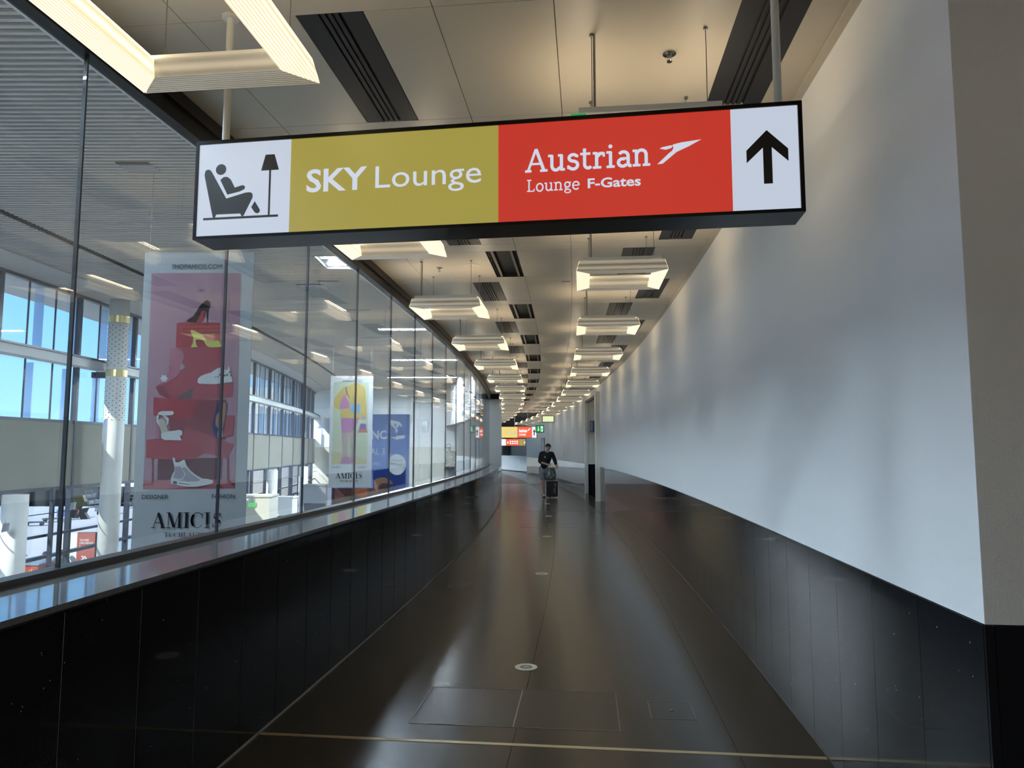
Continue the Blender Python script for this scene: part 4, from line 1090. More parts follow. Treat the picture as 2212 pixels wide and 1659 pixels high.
# blue device in the doorway
q = P(25.8, RWO + .24); r = empty('wall_dispenser', (q.x, q.y, 2.22), yaw(25.8))
b = MB(); b.box(-.10, .10, -.10, .14, 0, .40); b.obj('housing', 'device_blue', r)
b = MB(); b.box(-.09, -.05, -.105, -.10, .03, .36); b.obj('front_panel', 'alu', r)
tag(r, 'dark blue box mounted high inside the doorway recess', 'device')
ART_SHOES=[('pink',[(0.184,1.227),(1.982,1.245),(1.951,5.528),(0.156,5.528)]),('pink2',[(0.182,1.409),(1.975,1.42),(1.981,1.244),(0.185,1.221)]),('red4',[(0.45,1.813),(1.718,1.842),(1.717,1.42),(0.457,1.409)]),('red1',[(0.702,4.5),(0.777,4.53),(1.566,4.524),(1.579,4.017),(0.705,4.017)]),('red3',[(0.71,4.317),(1.568,4.309),(1.57,4.276),(0.711,4.285)]),('red2',[(0.612,4.011),(1.632,4.011),(1.628,3.653),(0.616,3.653)]),('red3',[(1.155,2.977),(1.745,2.983),(1.769,2.192),(0.912,2.169),(0.669,2.192),(0.637,2.653)]),('red2',[(0.593,3.659),(1.668,3.659),(1.682,3.303),(1.884,3.326),(1.871,3.035),(1.156,2.966),(0.646,2.977),(0.433,3.07),(0.339,3.239),(0.603,3.419)]),('red3',[(0.339,3.239),(0.507,3.245),(0.669,2.977),(0.433,3.07)]),('grey',[(0.749,3.006),(1.11,3.245),(1.045,2.989)]),('red1',[(0.308,3.029),(1.063,2.966),(1.179,2.966),(1.079,2.584),(0.324,2.67)]),('red2',[(1.757,2.676),(1.919,2.67),(1.91,2.261),(1.715,2.238)]),('red1',[(0.208,2.185),(0.426,2.214),(0.934,2.18),(1.028,2.151),(1.381,1.945),(1.156,1.819),(0.813,1.796),(0.219,1.842)]),('red2',[(0.968,2.462),(1.461,2.266),(1.939,2.099),(1.842,1.91),(1.799,1.825),(1.3,1.956),(1.029,2.105),(0.911,2.185)]),('red3',[(0.334,1.83),(0.365,1.83),(0.384,1.329),(0.182,1.289),(0.18,1.318),(0.354,1.352)]),('red3',[(1.808,1.842),(1.843,1.842),(1.855,1.409),(1.972,1.329),(1.968,1.289),(1.815,1.403)]),('red1',[(1.562,1.418),(1.608,1.418),(1.758,1.244),(1.706,1.244)]),('black',[(0.898,4.56),(1.018,4.637),(1.073,4.714),(1.149,4.856),(1.217,4.928),(1.297,4.984),(1.345,4.939),(1.363,4.88),(1.328,4.773),(1.32,4.53),(1.309,4.53),(1.289,4.737),(1.27,4.773),(1.189,4.749),(1.146,4.654),(1.093,4.524),(0.928,4.536)]),('red1',[(1.2,4.755),(1.276,4.767),(1.231,4.571),(1.186,4.53),(1.093,4.524),(1.147,4.619)]),('yellow',[(0.988,4.37),(1.052,4.364),(1.231,4.276),(1.33,4.146),(1.458,4.146),(1.55,4.17),(1.6,4.099),(1.659,4.064),(1.602,4.029),(1.393,4.017),(1.322,4.052),(1.259,4.158),(1.153,4.182),(1.096,4.158),(1.11,4.099),(1.148,4.023),(1.008,4.023),(1.051,4.111),(1.052,4.229),(0.996,4.323)]),('rose',[(0.602,3.982),(0.776,4.005),(0.873,3.911),(0.888,3.817),(0.846,3.723),(0.943,3.624),(0.818,3.56),(0.798,3.478),(0.652,3.373),(0.483,3.262),(0.434,3.303),(0.532,3.466),(0.61,3.536),(0.663,3.641),(0.603,3.7),(0.595,3.864)]),('greyp',[(0.823,3.723),(0.884,3.641),(0.921,3.606),(0.806,3.571)]),('white',[(0.592,3.402),(0.552,3.376),(0.552,3.326),(0.508,3.349),(0.465,3.326),(0.461,3.376),(0.418,3.402),(0.459,3.428),(0.458,3.478),(0.503,3.454),(0.546,3.478),(0.549,3.428)]),('white',[(1.176,3.314),(1.179,3.396),(1.24,3.454),(1.366,3.501),(1.424,3.513),(1.492,3.56),(1.549,3.595),(1.629,3.624),(1.712,3.571),(1.759,3.571),(1.756,3.636),(1.797,3.636),(1.812,3.536),(1.845,3.443),(1.86,3.332),(1.491,3.285),(1.212,3.297)]),('black',[(1.541,3.425),(1.527,3.42),(1.527,3.405),(1.518,3.417),(1.504,3.413),(1.512,3.425),(1.503,3.438),(1.517,3.433),(1.526,3.445),(1.527,3.43)]),('black',[(1.592,3.433),(1.575,3.427),(1.575,3.409),(1.564,3.424),(1.546,3.418),(1.556,3.433),(1.545,3.449),(1.563,3.443),(1.573,3.458),(1.574,3.439)]),('black',[(1.654,3.472),(1.63,3.463),(1.63,3.436),(1.613,3.458),(1.588,3.45),(1.602,3.472),(1.586,3.494),(1.612,3.486),(1.627,3.507),(1.629,3.481)]),('black',[(1.707,3.522),(1.681,3.513),(1.681,3.484),(1.663,3.507),(1.637,3.499),(1.652,3.522),(1.635,3.546),(1.662,3.537),(1.678,3.56),(1.68,3.532)]),('black',[(1.73,3.46),(1.705,3.451),(1.706,3.425),(1.689,3.446),(1.664,3.438),(1.678,3.46),(1.662,3.482),(1.688,3.474),(1.703,3.496),(1.705,3.469)]),('black',[(1.786,3.472),(1.762,3.464),(1.763,3.439),(1.747,3.459),(1.723,3.451),(1.737,3.472),(1.722,3.493),(1.746,3.485),(1.76,3.505),(1.762,3.48)]),('black',[(1.832,3.519),(1.811,3.512),(1.812,3.49),(1.798,3.507),(1.778,3.501),(1.789,3.519),(1.776,3.537),(1.797,3.53),(1.81,3.548),(1.811,3.526)]),('black',[(1.855,3.46),(1.836,3.454),(1.836,3.434),(1.824,3.45),(1.805,3.444),(1.816,3.46),(1.804,3.477),(1.823,3.471),(1.834,3.487),(1.835,3.467)]),('navy',[(1.689,2.948),(1.759,2.942),(1.769,2.815),(1.727,2.538),(1.716,2.365),(1.716,2.215),(1.659,2.192),(1.6,2.227),(1.516,2.33),(1.487,2.48),(1.527,2.653),(1.576,2.885)]),('tan',[(1.713,2.931),(1.754,2.919),(1.755,2.711),(1.708,2.434),(1.628,2.399),(1.556,2.48),(1.562,2.63),(1.626,2.769)]),('greyp',[(1.607,2.365),(1.71,2.376),(1.721,2.25),(1.659,2.204),(1.6,2.25)]),('white',[(0.415,2.711),(0.471,2.751),(0.702,2.757),(0.738,2.722),(0.705,2.676),(0.544,2.665),(0.427,2.688)]),('white',[(0.405,2.676),(0.44,2.676),(0.432,2.595),(0.472,2.468),(0.485,2.434),(0.437,2.468),(0.399,2.561)]),('rose',[(0.4,2.538),(0.474,2.434),(0.471,2.227),(0.42,2.215)]),('cream',[(0.432,2.584),(0.5,2.607),(0.573,2.538),(0.638,2.365),(0.619,2.284),(0.514,2.307),(0.46,2.468)]),('white',[(0.498,2.284),(0.513,2.319),(0.639,2.353),(0.811,2.376),(0.845,2.388),(0.909,2.365),(0.923,2.307),(0.896,2.267),(0.861,2.284),(0.911,2.181),(0.565,2.187),(0.517,2.227)]),('white',[(0.498,2.67),(0.591,2.653),(0.64,2.595),(0.637,2.515),(0.61,2.468),(0.597,2.503),(0.6,2.572),(0.545,2.642)]),('white',[(0.742,1.842),(0.788,1.842),(0.809,1.75),(0.883,1.756),(0.962,1.802),(0.991,1.79),(1.011,1.716),(1.097,1.591),(1.227,1.5),(1.344,1.437),(1.447,1.431),(1.552,1.397),(1.565,1.352),(1.429,1.312),(1.236,1.272),(1.018,1.284),(0.741,1.335),(0.731,1.431),(0.756,1.522),(0.793,1.579),(0.795,1.671),(0.77,1.728)]),('greyp',[(0.801,1.671),(0.91,1.671),(0.997,1.511),(0.943,1.431),(0.851,1.431),(0.77,1.454),(0.8,1.545)]),('greyp',[(1.013,1.671),(1.086,1.568),(1.216,1.477),(1.31,1.42),(1.266,1.386),(1.117,1.386),(0.955,1.42),(1.02,1.511),(0.934,1.636)]),('white',[(0.937,1.71),(1.001,1.693),(0.999,1.68),(0.934,1.697)]),('white',[(0.987,1.667),(1.051,1.65),(1.049,1.636),(0.984,1.653)]),('white',[(1.037,1.624),(1.101,1.607),(1.099,1.593),(1.034,1.61)]),('white',[(1.087,1.58),(1.151,1.563),(1.149,1.55),(1.084,1.567)]),('white',[(1.137,1.537),(1.201,1.52),(1.199,1.506),(1.134,1.524)]),('white',[(1.187,1.494),(1.25,1.477),(1.249,1.463),(1.184,1.48)]),('white',[(1.237,1.451),(1.3,1.434),(1.299,1.42),(1.234,1.437)]),('black',[(0.909,1.411),(1.111,1.386),(1.111,1.377),(0.91,1.402)]),('black',[(0.895,1.354),(1.096,1.323),(1.097,1.314),(0.895,1.344)]),('black',[(0.779,1.386),(0.847,1.386),(0.855,1.331),(0.787,1.335)])]
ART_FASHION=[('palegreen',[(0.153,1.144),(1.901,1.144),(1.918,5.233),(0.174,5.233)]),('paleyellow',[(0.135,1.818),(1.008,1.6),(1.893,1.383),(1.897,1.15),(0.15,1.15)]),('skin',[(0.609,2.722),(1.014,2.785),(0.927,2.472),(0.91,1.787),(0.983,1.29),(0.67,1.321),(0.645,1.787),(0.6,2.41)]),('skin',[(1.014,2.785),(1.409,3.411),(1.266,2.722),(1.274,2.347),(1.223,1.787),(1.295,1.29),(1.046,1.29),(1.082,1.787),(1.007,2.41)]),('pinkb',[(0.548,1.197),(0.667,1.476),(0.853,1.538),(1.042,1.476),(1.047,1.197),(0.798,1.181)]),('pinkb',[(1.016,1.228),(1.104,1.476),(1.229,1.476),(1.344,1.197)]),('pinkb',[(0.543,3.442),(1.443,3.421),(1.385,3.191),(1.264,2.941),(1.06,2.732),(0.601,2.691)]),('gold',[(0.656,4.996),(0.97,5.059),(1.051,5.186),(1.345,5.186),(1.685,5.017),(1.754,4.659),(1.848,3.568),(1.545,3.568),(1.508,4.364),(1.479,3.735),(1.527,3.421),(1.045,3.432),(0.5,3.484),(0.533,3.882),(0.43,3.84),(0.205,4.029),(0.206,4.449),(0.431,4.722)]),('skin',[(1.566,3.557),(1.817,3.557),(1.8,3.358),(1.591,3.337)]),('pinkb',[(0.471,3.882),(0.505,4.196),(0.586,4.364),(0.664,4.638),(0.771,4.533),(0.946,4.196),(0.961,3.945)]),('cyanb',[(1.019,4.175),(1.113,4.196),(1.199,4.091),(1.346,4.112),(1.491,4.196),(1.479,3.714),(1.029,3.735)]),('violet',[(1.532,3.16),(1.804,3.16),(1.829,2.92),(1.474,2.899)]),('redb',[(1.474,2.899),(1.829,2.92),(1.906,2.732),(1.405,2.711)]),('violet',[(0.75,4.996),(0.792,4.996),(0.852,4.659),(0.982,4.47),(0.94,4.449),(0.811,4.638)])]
ART_AD=[('white',[(5.398,7.764),(5.953,7.705),(6.363,7.589),(6.514,7.268),(6.458,7.094),(6.25,7.385),(6.195,7.152),(5.965,6.948),(5.73,7.094),(5.403,7.501)]),('adblue',[(5.812,7.414),(5.957,7.455),(6.047,7.298),(5.962,7.123),(5.844,7.239)]),('white',[(5.918,6.948),(6.151,6.948),(6.155,6.687),(6.086,6.658),(6.06,6.454),(6.002,6.454),(5.999,6.658),(5.94,6.687)]),('white',[(5.511,6.222),(6.035,6.164),(5.975,6.309),(6.789,6.35),(6.793,6.077),(6.328,6.019),(6.155,5.932),(5.921,5.99)]),('deepblue',[(0.209,1.493),(3.967,1.493),(3.938,3.101),(5.267,3.303),(6.945,3.562),(6.973,1.551),(5.268,-0.278),(0.264,-0.848)]),('brown',[(0.208,1.522),(3.909,1.522),(4.94,2.067),(5.701,1.551),(5.278,-0.848),(0.264,-0.848)]),('tan',[(4.011,2.239),(4.413,2.469),(4.991,2.526),(5.691,2.182),(5.812,1.837),(5.115,2.009),(4.711,1.952),(4.427,1.665),(4.376,1.264),(4.083,1.493)]),('orange',[(2.175,1.493),(3.388,1.522),(3.517,0.864),(2.944,0.578),(2.301,0.978)]),('white',[(6.96,3.677),(6.935,3.431),(6.855,3.202),(6.724,3.005),(6.552,2.854),(6.351,2.76),(6.134,2.727),(5.916,2.76),(5.712,2.854),(5.536,3.005),(5.399,3.202),(5.311,3.431),(5.279,3.677),(5.303,3.923),(5.384,4.153),(5.514,4.35),(5.686,4.502),(5.888,4.597),(6.105,4.629),(6.323,4.597),(6.528,4.502),(6.704,4.35),(6.841,4.153),(6.928,3.923)])]
# ================================================================== THINGS OF THE HALL
def banner(name, loc, w, h, art, label, extra, m_='banner_white'):
    r = empty(name, loc)
    b = MB(); n = 10
    vs = []; fs = []
    for i in range(n + 1):
        x = w * i / n; vs += [(x, 0, 0), (x, 0, h), (x, .012, h), (x, .012, 0)]
    for i in range(n):
        for j in range(4): fs.append((i * 4 + j, (i + 1) * 4 + j, (i + 1) * 4 + (j + 1) % 4, i * 4 + (j + 1) % 4))
    fs += [(0, 1, 2, 3), (n * 4, n * 4 + 3, n * 4 + 2, n * 4 + 1)]
    b.add(vs, fs); cl = b.obj('fabric', 'print_' + m_, r)
    y = -.003; last = None; runs = []
    for c, pts in art:
        if runs and runs[-1][0] == c: runs[-1][1].append(pts)
        else: runs.append((c, [pts]))
    for c, pl in runs:
        y -= .0008
        p = Print(y)
        for k_, pts in enumerate(pl): p.poly(pts)
        p.obj('printed_picture', 'print_' + c, cl)
    y -= .0012
    extra(y, cl)
    tag(r, label, 'banner')
    return r
def ex1(y, cl):
    p = Print(y)
    sans(p, 'SHOPAMICIS.COM', .570, 1.567, 5.607, 5.703); sans(p, 'DESIGNER', .184, .698, 1.042, 1.122); sans(p, 'FASHION', 1.546, 1.989, 1.052, 1.132)
    letters(p, 'AMICIS', roman, .390, 1.757, .487, .783, .16, .04); letters(p, 'TUCHLAUBEN', roman, .650, 1.548, .313, .400, .20, .10)
    p.obj('lettering', 'print_ink', cl)
bn = banner('fashion_banner', (-7.39, 14.0, -.41), 2.2, 5.95, ART_SHOES, 'tall hanging banner with shoes on stacked red boxes, AMICIS at its foot', ex1)
b = MB()
for u in (.1, 2.1): b.cyl((u, .006, 5.95), (u, .006, HC + .41), .004, n=6)
b.cyl((0, .006, 5.95), (2.2, .006, 5.95), .015, n=8); b.obj('hanging_wire', 'wire', bn)
def ex2(y, cl):
    p = Print(y)
    sans(p, 'SHOPAMICIS.COM', .592, 1.568, 5.25, 5.34); sans(p, 'LUXURY', .153, .56, .965, 1.045); sans(p, 'FASHION', 1.46, 1.90, .965, 1.045)
    letters(p, 'AMICIS', roman, .341, 1.673, .437, .715, .16, .04); letters(p, 'TUCHLAUBEN', roman, .563, 1.458, .277, .365, .20, .10)
    p.obj('lettering', 'print_ink', cl)
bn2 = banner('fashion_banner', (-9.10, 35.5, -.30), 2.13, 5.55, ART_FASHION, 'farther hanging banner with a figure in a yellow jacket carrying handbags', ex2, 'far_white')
b = MB()
for u in (.1, 2.03): b.cyl((u, .006, 5.55), (u, .006, HC + .30), .006, n=6)
b.obj('hanging_wire', 'wire', bn2)
def ex3(y, cl):
    p = Print(y)
    sans(p, 'NC', 3.75, 5.16, 6.04, 6.81, .03); sans(p, 'AL 3', 3.70, 4.98, 4.59, 5.16); sans(p, 'uto.', 3.93, 4.56, 3.63, 3.98)
    p.obj('lettering', 'print_far_white', cl)
    p = Print(y - .004); sans(p, 'Check out', 5.55, 6.55, 4.02, 4.22, 0, -.10); sans(p, 'Terminal 3', 5.30, 6.80, 3.72, 3.98, .01, -.14); p.obj('lettering', 'print_ink', cl)
ad_y = ewy(-13.0) - .5
ad = banner('advertising_wall', (-17.04 + .35, 65.6, -3.5), 7.25, 8.3, [('far_white' if c == 'white' else c, pts) for c, pts in ART_AD], 'big blue advertising board with a hand dropping a key, behind the farther banner', ex3, 'adblue')
# ---- light slots of the hall ceiling
for i, (y, x0, x1, wd) in enumerate(recess):
    r = empty('ceiling_light', (x0, y, HC))
    L = x1 - x0
    b = MB(); b.box(.0, L, -wd / 2, wd / 2, .07, .085); b.box(0, L, -wd / 2, -wd / 2 + .03, -.01, .075); b.box(0, L, wd / 2 - .03, wd / 2, -.01, .075); b.box(0, .04, -wd / 2 + .03, wd / 2 - .03, -.01, .075); b.box(L - .04, L, -wd / 2 + .03, wd / 2 - .03, -.01, .075)
    b.obj('tray', 'light_tray', r)
    nt = 4
    for t in range(nt):
        b = MB()
        for yy in ((-.45, -.15, .15, .45) if wd == 1.21 else (-.4, .4) if wd > 1 else (-.12, .12)): b.cyl((.15 + t * (L - .2) / nt, yy, .035), (.15 + (t + 1) * (L - .2) / nt - .12, yy, .035), .020, n=8)
        b.obj('tube', 'tube_soft' if y < 30 else 'tube_white', r)
    tag(r, ['wide light panel added to the hall behind the viewer', 'wide light panel added to the hall above and left of the viewer', 'wide light panel added to the hall just outside the left edge of the photo', 'wide recessed light panel in the ribbed hall ceiling, nearest the viewer', 'long white strip light in the hall ceiling, nearest of the three narrow ones', 'long white strip light in the hall ceiling, middle of the three narrow ones', 'long white strip light in the hall ceiling, farthest of the three'][i], 'lamp', 'strip lights in the hall ceiling')
# ceiling vents of the hall
for i, (x, y, wx, wy) in enumerate([(-7.45, 13.7, .66, .5), (-6.9, 24.2, .95, .8), (-6.15, 23.6, .7, .6), (-6.2, 28.5, .9, .5)]):
    r = empty('air_vent', (x, y, HC))
    b = MB(); b.box(-wx / 2, wx / 2, -wy / 2, wy / 2, -.01, -.001); b.obj('plate', 'steel_grey', r)
    b = MB(); b.box(-wx / 2, wx / 2, -wy / 2, -wy / 2 + .12, -.013, -.01); b.obj('slot', 'vent_grey', r)
    tag(r, ['grey square vent in the ribbed hall ceiling near the top left', 'grey vent in the hall ceiling between the first two glass joints past the sign', 'grey vent in the hall ceiling right of a similar one, above the second strip light', 'flat grey vent in the hall ceiling near the first strip light'][i], 'vent', 'vents in the hall ceiling')
# ---- columns
def column(x, y, z0, z1, caps, label):
    r = empty('column', (x, y, z0))
    b = MB(); b.cyl((0, 0, 0), (0, 0, z1 - z0), .33, n=28); sh = b.obj('shaft', 'column', r, True)
    for p_ in sh.data.polygons: p_.use_smooth = len(p_.vertices) == 4
    if caps:
        for zc in caps:
            b = MB(); b.ring((0, 0), .32, .345, zc - z0 - .24, zc - z0, 28); b.obj('brass_collar', 'brass', r)
        b = MB(); rnd = random.Random(5)
        for za, zb_ in ((2.6, 4.1), (4.5, 6.0)):
            for a_ in range(18):
                for k_ in range(9):
                    t = 2 * pi * a_ / 18 + .1; zz = za - z0 + (zb_ - za) * (k_ + .5 * (a_ % 2)) / 9
                    b.box(.331 * cos(t) - .012, .331 * cos(t) + .012, .331 * sin(t) - .012, .331 * sin(t) + .012, zz, zz + .03)
        tag(b.obj('perforation', 'column_dot', r), kind='stuff')
    tag(r, label, 'column', 'round columns along the hall windows')
column(-14.0, 25.0, HZ, 6.9, (6.3, 4.38), 'pale round column with brass collars left of the shoe banner')
column(-14.2, 34.5, HZ, 6.9, (6.3, 4.38), 'round column standing behind the shoe banner by the hall windows')
column(-14.75, 44.0, HZ, .30, (), 'pale column just right of the shoe banner, far along the windows')
column(-15.6, 53.5, HZ, .30, (), 'farthest pale column along the hall windows')
column(-14.25, 20.6, HZ, .30, (), 'pale round column at the far left below the grey blinds')
# ---- loudspeakers and small things by the facade
def floodlight(x, y, z, label, rx=.2):
    r = empty('spotlight', (x, y, z)); r.scale = (.5, .5, .5)
    b = MB(); b.cyl((0, 0, 0), (0, 0, .12), .012, n=8); b.obj('bracket', 'mullion', r)
    b = MB(); b.hexa([(-.14, -.12, -.48), (.10, -.12, -.42), (.10, .12, -.42), (-.14, .12, -.48)], [(-.06, -.12, 0), (.15, -.12, .03), (.15, .12, .03), (-.06, .12, 0)]); b.obj('housing', 'steel_grey', r)
    tag(r, label, 'lamp')
floodlight(-14.0, 19.9, -.45, 'dark spotlight clamped on the cable in front of the leftmost column')
floodlight(-14.0, 22.9, -.1, 'dark spotlight clamped on the cable between the window mullions')
r = empty('camera_box', (-14.6, 25.0, 4.30)); b = MB(); b.box(-.22, .22, -.12, .12, -.2, 0); b.obj('housing', 'mullion', r); b = MB(); b.cyl((-.12, -.12, -.1), (-.12, -.16, -.1), .05, n=12); b.obj('lens', 'lens_dark', r)
tag(r, 'small black device under the window transom left of the brass-collared column', 'device')
# arrow-shaped hanging sculpture sign
r = empty('arrow_sculpture', (-14.1, 23.4, -.27)); r.scale = (.5, 1, .55)
b = MB(); b.prism([(-.42, .62), (.25, .68), (.44, .30), (.06, -.12), (-.42, -.10), (-.05, .25)], -.08, .08); b.obj('upper_blade', 'blade_olive', r)
b = MB(); b.prism([(.12, -.12), (.60, -.05), (.45, -.35), (.72, -.72), (.22, -.74), (.05, -.42)], -.07, .07); b.obj('lower_blade', 'blade_dark', r)
b = MB(); b.prism([(-.40, -.18), (-.12, -.2), (-.22, -.66), (-.45, -.6)], -.07, .07); b.obj('side_blade', 'blade_dark', r)
b = MB(); b.cyl((0, 0, .6), (0, 0, 1.10), .008, n=6); b.obj('hanging_wire', 'wire', r)
tag(r, 'folded brass and grey arrow-shaped sign hanging in front of the airfield view', 'sign')
# outside terrace level, signs, counters and people
OT = -3.9
g = MB(); g.box(-24, -15.2, 8, 44, HZ - .45, OT + .02)
tr_ = tag(g.obj('terrace', 'hall_floor'), 'grey paving just outside the hall windows', kind='structure')
r = empty('tax_sign', (-15.72, 26.6, OT + .02))
b = MB(); b.box(-.95, -.25, 0, .35, 0, 1.95 + .4); b.obj('white_panel', 'column', r)
b = MB(); b.box(-.30, .42, -.02, .10, 1.05, 2.42); b.obj('sign_casing', 'mullion', r)
b = MB(); b.box(-.29, .38, -.04, -.02, 1.07, 2.40); fc = b.obj('red_face', 'poster_red', r)
p = Print(-.043); sans(p, 'TAX FREE', -.20, .14, 2.10, 2.18, .02); sans(p, 'CASH REFUND', -.20, .32, 2.00, 2.07, .02); sans(p, '&', -.20, -.15, 1.89, 1.96, .02); sans(p, 'MONEY', -.20, .07, 1.79, 1.86, .02)
for q in (0, .09): p.poly([(-.12 + q, 1.57), (-.06 + q, 1.57), (.02 + q, 1.49), (-.06 + q, 1.41), (-.12 + q, 1.41), (-.04 + q, 1.49)])
p.obj('lettering', 'far_white', fc)
b = MB(); b.box(-.2, .3, 0, .08, 0, 1.06); b.obj('post', 'column', r)
tag(r, 'red upright sign reading TAX FREE CASH REFUND beside the column', 'sign')
r = empty('service_counter', (-17.1, 24.6, OT + .02))
b = MB(); b.box(-1.15, 1.0, 0, .8, 0, 1.55); b.obj('body', 'counter_red', r)
b = MB(); b.box(-1.2, 1.05, -.05, .85, 1.55, 1.60); b.obj('top', 'steel_grey', r)
b = MB(); b.box(-.35, .95, -.02, 0, 0.1, 1.1); b.obj('front_panel', 'steel_grey', r)
for cx_, cz_ in ((-.95, .98), (.80, 1.30), (-.2, 1.33)):
    p = Print(-.025); p.poly([(cx_ + (.14 if i % 2 == 0 else .06) * cos(i * pi / 8), cz_ + (.14 if i % 2 == 0 else .06) * sin(i * pi / 8)) for i in range(16)]); p.obj('gold_star', 'gold_star', r)
tag(r, 'dark red counter with gold stars below the window rail', 'counter')

# ---- people --------------------------------------------------------------
def figure(loc, rz, label, pose, cloth, s=1.0, shorts=False, hair='hair_brown', pants='cloth_black', group=None):
    r = empty('person', loc, rz)
    J = pose
    V = []; E = []; R_ = []
    def v(p, rad):
        V.append(tuple(c * s for c in p)); R_.append(rad * s if not isinstance(rad, tuple) else tuple(q * s for q in rad)); return len(V) - 1
    def chain(a, pts):
        for p, rad in pts:
            i = v(p, rad); E.append((a, i)); a = i
        return a
    pel = v(J['pelvis'], (.125, .095))
    sp_ = chain(pel, [(J['waist'], (.115, .09)), (J['chest'], (.135, .10))])
    nk = chain(sp_, [(J['neck'], .058), (J['head0'], .062), (J['head1'], .088), (J['head2'], .080)])
    for sd in ('L', 'R'):
        a = chain(sp_, [(J['sh' + sd], .060), (J['el' + sd], .043), (J['wr' + sd], .028)])
        wr = Vector(J['wr' + sd]); hn = Vector(J['ha' + sd]); d = (hn - wr).normalized()
        pm = chain(a, [(tuple(hn), (.036, .018))])
        side = d.cross(Vector((0, -1, .3))).normalized()
        down = J.get('grip', Vector((0, .25, -1))).normalized() if 'grip' in J else Vector((0, -.2, -1)).normalized()
        for q, ln in ((-.030, .052), (-.010, .062), (.011, .058), (.030, .045)):
            b0 = hn + side * q + d * .03; b1 = b0 + d * ln * .5 + down * .012; b2 = b1 + down * ln * .6
            k0 = chain(pm, [(tuple(b0), .0095), (tuple(b1), .0088), (tuple(b2), .0075)])
        sgn = -1 if sd == 'R' else 1
        t0 = wr + d * .03 - side * .034 * sgn; t1 = t0 - side * .02 * sgn + d * .03; t2 = t1 + d * .03 + down * .02
        chain(a, [(tuple(t0), .012), (tuple(t1), .0105), (tuple(t2), .009)])
        h_ = chain(pel, [(J['hip' + sd], .088), (J['kn' + sd], .055), (J['an' + sd], .036)])
        an = Vector(J['an' + sd]); chain(h_, [((an.x, an.y - .03, an.z - .04), .036), (tuple(Vector((an.x, an.y - .15, an.z - .055))), .028)])
    body = reskin(V, E, R_, 'body', 'human_skin', r)
    # clothing
    V2 = []; E2 = []; R2 = []
    def w(p, rad, a=None):
        V2.append(tuple(c * s for c in p)); R2.append(rad * s if not isinstance(rad, tuple) else tuple(q * s for q in rad))
        if a is not None: E2.append((a, len(V2) - 1))
        return len(V2) - 1
    pz = Vector(J['pelvis'])
    a0 = w(tuple(pz + Vector((0, 0, -.06))), (.172, .135)); a1 = w(J['waist'], (.165, .125), a0); a2 = w(J['chest'], (.175, .130), a1)
    w(tuple(Vector(J['neck']) * .9 + Vector(J['chest']) * .1), .098 if shorts else .085, a2)
    for sd in ('L', 'R'):
        b0 = w(J['sh' + sd], .088, a2); b1 = w(J['el' + sd], .066, b0)
        cuff = .35 if sd == 'R' and shorts else .85
        w(tuple(Vector(J['el' + sd]).lerp(Vector(J['wr' + sd]), cuff)), .050, b1)
    reskin(V2, E2, R2, 'top', cloth, r)
    V2.clear(); E2.clear(); R2.clear()
    aa = w(tuple(pz + Vector((0, 0, .14))), (.15, .115)); a0 = w(tuple(pz + Vector((0, 0, .02))), (.165, .125), aa)
    for sd in ('L', 'R'):
        b0 = w(J['hip' + sd], .118, a0)
        if shorts: w(tuple(Vector(J['hip' + sd]).lerp(Vector(J['kn' + sd]), .85)), .098, b0)
        else:
            b1 = w(J['kn' + sd], .075, b0); w(J['an' + sd], .055, b1)
    reskin(list(V2), list(E2), list(R2), 'shorts' if shorts else 'trousers', 'shorts_grey' if shorts else pants, r)
    # hair, ears, face
    h1 = Vector(J['head1']) * s; h2 = Vector(J['head2']) * s
    up = (h2 - h1).normalized(); fw = J.get('face', Vector((0, -1, 0))).normalized(); fw = (fw - up * fw.dot(up)).normalized(); sd_ = up.cross(fw)
    M = Matrix((sd_, -fw, up)).transposed()
    def place(mb, off):
        mb.v = [tuple(M @ Vector(q) + h1 + M @ Vector(off)) for q in mb.v]
        return mb
    b = MB(); b.ball((0, .018 * s, .052 * s), .094 * s, .100 * s, .085 * s)
    b.v = [(x, y, z if z > -.01 * s or y > .02 * s else max(z, .02 * s)) for x, y, z in b.v]
    place(b, (0, 0, 0)).obj('hair', hair, r, True)
    b = MB()
    for sx in (-1, 1): b.ball((sx * .088 * s, .01 * s, -.01 * s), .012 * s, .02 * s, .03 * s, 8, 6)
    b.ball((0, -.098 * s, -.012 * s), .014 * s, .02 * s, .024 * s, 8, 6)
    place(b, (0, 0, 0)).obj('ears_and_nose', 'human_skin', r, True)
    b = MB()
    b.ball((0, -.088 * s, -.052 * s), .026 * s, .008 * s, .006 * s, 8, 6)
    place(b, (0, 0, 0)).obj('mouth', 'counter_red', r, True)
    b = MB()
    for sx in (-1, 1): b.ball((sx * .034 * s, -.086 * s, .016 * s), .026 * s if shorts else .010 * s, .008 * s, .020 * s if shorts else .007 * s, 10, 6)
    if shorts:
        b.box(-.010 * s, .010 * s, -.098 * s, -.090 * s, .016 * s, .022 * s)
        for sx in (-1, 1): b.box(sx * .085 * s - .003, sx * .085 * s + .003, -.085 * s, .02 * s, .015 * s, .021 * s)
    place(b, (0, 0, 0)).obj('sunglasses' if shorts else 'eyes', 'lens_dark', r, True)
